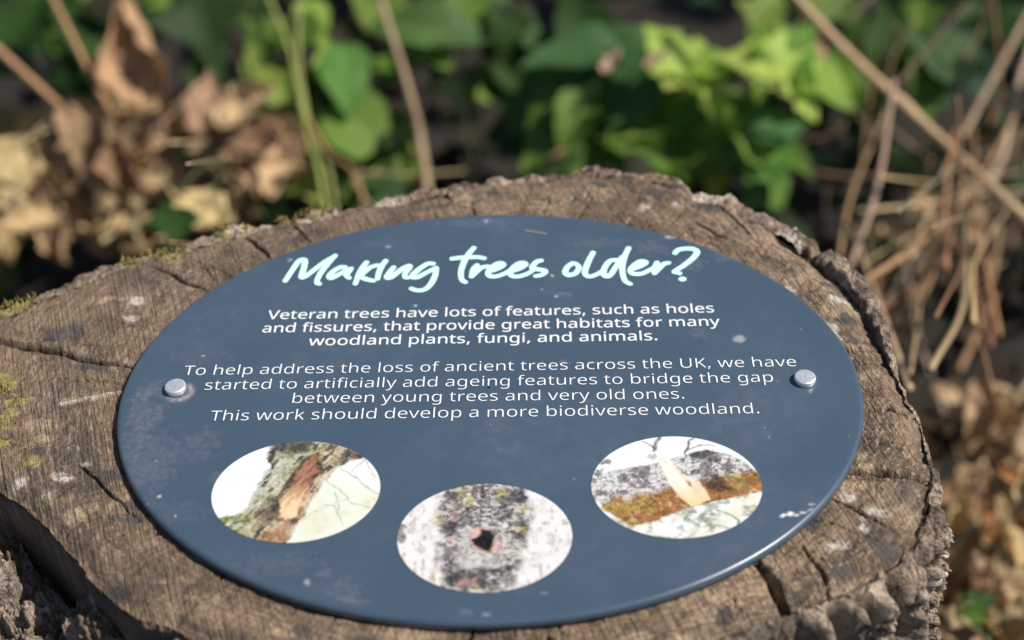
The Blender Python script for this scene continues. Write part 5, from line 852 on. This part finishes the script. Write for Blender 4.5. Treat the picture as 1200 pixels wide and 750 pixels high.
stalk('dry_stalk', 'dark twig below the tan stalk, behind the right rear rim', 'stalk', [(930, 170, .42), (985, 150, .42), (1010, 90, .46)], .0018, .0012, (0.13, 0.08, 0.05), rough=.2)
stalk('dry_stalk', 'shadowed grey twig running under the thick tan stalk', 'stalk', [(985, 105, .46), (1040, 150, .42), (1100, 195, .38), (1150, 225, .36)], .0028, .0018, (0.17, 0.12, 0.08), rough=.2)
stalk('dry_stalk', 'straw stem crossing low at the right side of the stump, pointing up and right', 'stalk', [at(1120, 590, .05), at(1150, 545, .07), at(1185, 480, .06), at(1225, 420, .05)], .0026, .0018, (0.40, 0.28, 0.16))
stalk('dry_stalk', 'long straw stem slanting down to the lower right corner', 'stalk', [at(1105, 580, .03), at(1150, 635, .06), at(1200, 700, .07), at(1240, 755, .05)], .0030, .0022, (0.40, 0.28, 0.16))
stalk('dry_stalk', 'pale stem slanting down across the lower right, above the long straw stem', 'stalk', [at(1125, 545, .04), at(1180, 610, .09), at(1240, 680, .06)], .0028, .0022, (0.42, 0.30, 0.18))
rg = random.Random(42)
def tangle(n, x0, x1, ya, yb, da, db, lean, label, group, cols, rad=(.0007, .0016), ln=(110, 230), low=False, dim=1.0):
    for k in range(n):
        px, py = rg.uniform(x0, x1), rg.uniform(ya, yb); y = da+(db-da)*rg.random(); a = math.radians(rg.gauss(lean, 20)); L = rg.uniform(*ln)
        dx, dy = math.cos(a)*L/2, -math.sin(a)*L/2; cv = rg.uniform(-18, 18); dz = rg.uniform(.0, .06)
        P = [aty(px-dx, py-dy, y-dz), aty(px+cv, py+cv*.5, y), aty(px+dx, py+dy, y+dz)]
        if low: z0 = rg.uniform(.012, .09); P = [at(px-dx, py-dy, z0), at(px+cv, py+cv*.5, z0+rg.uniform(0, .03)), at(px+dx, py+dy, z0+rg.uniform(-.01, .03))]
        if min(p[2] for p in P) < 0.004:
            s = 0.004-min(p[2] for p in P); P = [p+np.array([0, 0, s]) for p in P]
        r = rg.uniform(*rad); stalk('straw_stalk', label, 'grass', P, r, r*rg.uniform(.5, .9), jit(tuple(dim*q for q in rg.choice(cols)), rg, .3), group, seed=k, n=6)
tangle(38, 985, 1180, 215, 430, .20, .34, 78, 'one of the thin dry stems tangled upright beside the right rear of the stump', 'dry stems right of the stump', [TANC, BRN, BRN, (0.34, 0.22, 0.13), GREY], rad=(.0010, .0030), ln=(130, 260))
tangle(16, 1020, 1200, 180, 300, .22, .36, 30, 'one of the short dry stems lying across the foot of the tall tan stalks', 'dry stems at the foot of the tall stalks', [STRAW, TANC, GREY], ln=(90, 170))
tangle(22, 1110, 1210, 450, 740, -.02, .14, 50, 'one of the dry stems crossing on the litter at the lower right', 'dry stems at the lower right', [STRAW, TANC, BRN, DUNN], rad=(.0009, .002), ln=(90, 190), low=True, dim=.6)
tangle(10, 1110, 1210, 480, 740, -.02, .10, 140, 'one of the dry stems leaning left over the litter at the lower right', 'left-leaning dry stems at the lower right', [STRAW, TANC, DUNN], rad=(.0009, .002), ln=(90, 160), low=True, dim=.6)
tangle(18, 0, 330, 150, 290, .24, .36, 20, 'one of the thin dry stems caught in the leaf heap at the left', 'dry stems in the leaf heap', [STRAW, BRN, GREY], rad=(.0005, .0011), ln=(60, 130))
tangle(14, 930, 1200, 10, 220, .36, .52, 65, 'one of the thin dark stems in the shade at the top right', 'shaded stems at the top right', [(0.2, 0.14, 0.09), BRN], ln=(90, 200))
tangle(16, 280, 700, 10, 200, .42, .60, 80, 'one of the thin dark stems standing in the shade behind the stump', 'shaded stems behind the stump', [(0.18, 0.13, 0.07), (0.12, 0.13, 0.05)], rad=(.0006, .0013), ln=(90, 200))

# --- dry leaves, each a thing
def dry_leaf(label, px, py, y, L, ang, c, seed, group=None, width=1.0, tilt=0.0, torn=0.5):
    r = random.Random(seed)
    if y is None: ctr = at(px, py, r.uniform(.05, .26)); L = L*float(np.linalg.norm(ctr-CAM))/0.85
    else: L = 0.85*L*far(px, py, y); ctr = aty(px, py, y)
    tip = nrm(img_dir(ang)+0.5*np.array([r.uniform(-1, 1), r.uniform(-1, 1), r.uniform(-.6, .6)]))
    n = nrm(VIEW*0.6+np.array([0.15+tilt+r.uniform(-.5, .5), r.uniform(-.4, .4), 0.6])); v, f, uv = dry_shape(r, torn); base = ctr-tip*L*0.45
    if base[2] < 0.01: base[2] = 0.01
    mb = MB(); mb.add(place(v, (0, 0, 0), tip, n, L, width), f, jit(c, r, .12), uv); o = mb.build('dry_leaf', M['dry'], None); o.location = base
    m = MB(); stem_end = -tip*L*0.35+np.array([r.uniform(-.3, .3), 0, -.2])*L*0.3
    return tag(o, label, 'leaf', group)
CURL = (0.40, 0.25, 0.15); BUFF = (0.54, 0.39, 0.22); BEIGE = (0.52, 0.38, 0.23); PINK = (0.38, 0.26, 0.17); DUN = (0.27, 0.185, 0.115)
dry_leaf('large curled russet leaf standing upright above the dry leaf heap', 160, 68, .375, .088, 80, CURL, 3, width=1.35, torn=.25)
dry_leaf('folded russet leaf tucked under the large curled one', 128, 92, .37, .055, 195, (0.42, 0.25, 0.15), 8)
dry_leaf('pale buff rolled leaf on top of the heap, below the crossing stalks', 158, 152, .315, .056, 160, BUFF, 21)
dry_leaf('buff leaf with its end turned up, right end of the heap top', 288, 130, .32, .052, 15, BUFF, 33)
dry_leaf('pinkish brown leaf at the crest of the heap', 235, 122, .33, .05, 50, PINK, 14)
hb = random.Random(77)
HEAP = [(190, 185, BUFF), (215, 160, BEIGE), (250, 175, PINK), (275, 200, PINK), (300, 205, BEIGE), (155, 225, BUFF), (120, 250, BEIGE), (165, 255, BUFF), (225, 215, BEIGE), (245, 240, DUN), (200, 235, DUN), (85, 200, BEIGE), (45, 215, BUFF), (20, 240, BEIGE), (15, 210, DUN), (60, 170, DUN), (100, 215, DUN), (30, 275, BUFF), (110, 275, BEIGE), (60, 250, DUN), (280, 160, DUN), (300, 235, PINK), (140, 190, DUN), (265, 250, BEIGE), (185, 205, BEIGE), (5, 180, DUN), (75, 240, BEIGE), (180, 275, DUN), (90, 165, DUN), (215, 190, BUFF), (310, 180, BUFF), (130, 225, BEIGE)]
HEAP += [(hb.uniform(-10, 320), hb.uniform(135, 285), hb.choice([BUFF, PINK, BEIGE, BUFF, (0.25, 0.15, 0.09)])) for k in range(44)]
HEAP = [(x, y, c) for x, y, c in HEAP if y < 300-0.22*x+25]
for k, (px, py, c) in enumerate(HEAP):
    dry_leaf('one of the shrivelled beige leaves heaped behind the left rim of the stump', px+hb.uniform(-6, 6), py+hb.uniform(-6, 6), None, hb.uniform(.034, .060), hb.choice([-100, -80, -60, -120, 200, 20, 60]), c, 200+k, 'dry leaves heaped at the left')
for k in range(44):
    px, py = hb.uniform(1105, 1215), hb.uniform(440, 760)
    o = dry_leaf('one of the dry tan leaves on the ground right of the stump', px, py, None, hb.uniform(.030, .058), hb.uniform(0, 360), hb.choice([(0.44, 0.32, 0.17), (0.36, 0.26, 0.15), BEIGE, PINK, DUN, (0.34, 0.16, 0.07)]), 400+k, 'dry leaves on the ground at the right')
for k, (px, py, c) in enumerate([(770, 75, PINK), (717, 75, (0.55, 0.4, 0.3)), (650, 178, CURL), (955, 60, PINK), (1075, 240, BUFF), (1050, 270, BEIGE), (1140, 265, BEIGE), (1010, 310, DUN)]):
    dry_leaf(['small brown fragment caught on the right side of the dark bramble', 'pale pinkish fragment lying on a dark bramble leaf', 'brown dead leaf tip low in the dark bramble', 'brown fragment beside the lime star of leaves', 'buff leaf caught where the tall stalks cross', 'beige shred below the crossing stalks', 'beige shred right of the crossing stalks', 'dun shred in the tangle beside the right rear bark'][k], px, py, .33 if px < 1000 else .29, .022 if px < 1000 else .035, 40*k, c, 500+k)

# --- the undergrowth behind and round about, and the litter on the soil: nobody could count them
def undergrowth():
    r = random.Random(9); mb = MB()
    for k in range(3600):
        a = r.uniform(0, 2*math.pi); d = r.uniform(0.32, 3.0)**1.0
        x, y = d*math.cos(a)*1.1, d*math.sin(a)+0.15
        if y < 0.70 and abs(x) < 0.62: continue
        if y < -0.1 and abs(x) < 1.0: continue
        top = 0.17+0.21*min(1, max(0, (d-0.45)/0.9))
        z = r.uniform(0.02, top)+max(0, y-1.2)*0.10
        L = r.uniform(.04, .085); tip = nrm((r.uniform(-1, 1), r.uniform(-1, 1), r.uniform(-.5, .3))); n = nrm((r.uniform(-.5, .5), r.uniform(-.7, .2), 1))
        v, f, uv = leaf_shape(r.choice(['ovate', 'ivy', 'ovate', 'lobed']), r)
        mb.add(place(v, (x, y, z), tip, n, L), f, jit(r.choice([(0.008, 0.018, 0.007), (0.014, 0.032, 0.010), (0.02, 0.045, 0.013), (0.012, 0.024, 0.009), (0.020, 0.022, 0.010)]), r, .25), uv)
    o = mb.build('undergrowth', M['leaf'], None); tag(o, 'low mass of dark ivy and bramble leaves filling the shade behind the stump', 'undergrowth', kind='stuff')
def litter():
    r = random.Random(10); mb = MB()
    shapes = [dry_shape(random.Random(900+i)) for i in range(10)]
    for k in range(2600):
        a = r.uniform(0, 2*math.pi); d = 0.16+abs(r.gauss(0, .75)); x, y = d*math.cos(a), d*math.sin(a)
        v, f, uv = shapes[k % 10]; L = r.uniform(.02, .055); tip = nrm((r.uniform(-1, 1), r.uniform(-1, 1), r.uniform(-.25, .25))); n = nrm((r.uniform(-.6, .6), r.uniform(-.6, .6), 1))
        mb.add(place(v[:, :]*np.array([1, 1, .6]), (x, y, 0.006+r.uniform(0, .025)+max(0, y-1.2)*0.10), tip, n, L), f, jit(r.choice([DUN, BRN, (0.12, 0.07, 0.04), (0.2, 0.13, 0.08), BEIGE] if x > 0.24 and y < 0.42 else [(0.03, 0.018, 0.011), (0.055, 0.034, 0.019), (0.02, 0.013, 0.009), (0.09, 0.055, 0.034)]), r, .3), uv)  # litter beyond the right front gets darker colours: background shade painted in
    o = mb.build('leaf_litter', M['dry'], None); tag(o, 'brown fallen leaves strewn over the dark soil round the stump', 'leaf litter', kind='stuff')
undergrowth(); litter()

def added_shade_bush():
    """bush added out of view at the right to dapple the undergrowth with shade"""
    r = random.Random(31); g = np.array([1.95, 1.5, 0.0]); root = empty('shade_blocker_bush', tuple(g)); tag(root, 'unseen leafy bush added beyond the right edge to shade the undergrowth', 'bush')
    mt = MB(); tips = []
    for k in range(9):
        e = np.array([r.uniform(.55, 1.8), r.uniform(1.15, 2.0), r.uniform(1.5, 2.1)]); mid = g*0.45+e*0.55+np.array([0, 0, .35])
        P = catmull([g+(r.uniform(-.05, .05), r.uniform(-.05, .05), -.02), g*.8+e*.2+(0, 0, .5), mid, e], 8); tube(mt, [p-g for p in P[::4]], .018, .004, (0.16, 0.12, 0.08), 8); tips += list(P[14:])
    mt.build('trunk', M['stalk'], root); mc = MB()
    for k in range(230):
        q = tips[r.randrange(len(tips))] if r.random() < .3 else np.array([r.uniform(.5, 1.9), r.uniform(1.12, 2.1), r.uniform(1.45, 2.1)])
        v, f, uv = leaf_shape('ovate', r); tip = nrm((r.uniform(-1, 1), r.uniform(-1, 1), r.uniform(-.6, .1))); n = nrm((r.uniform(-.5, .5), r.uniform(-.5, .5), 1))
        mc.add(place(v, q+np.array([r.uniform(-.06, .06), r.uniform(-.06, .06), r.uniform(-.05, .05)])-g, tip, n, r.uniform(.08, .13), 1.25), f, jit(GREEN, r, .25), uv)
    mc.build('shade_crown', M['leaf'], root)
added_shade_bush()
stalk('dry_needle', 'tiny tan needle lying on the plaque above the heading', 'needle', [at(615, 270, ZT+.00025), at(627, 272, ZT+.00035), at(640, 274, ZT+.00025)], .00024, .0002, (0.52, 0.38, 0.28), n=6)
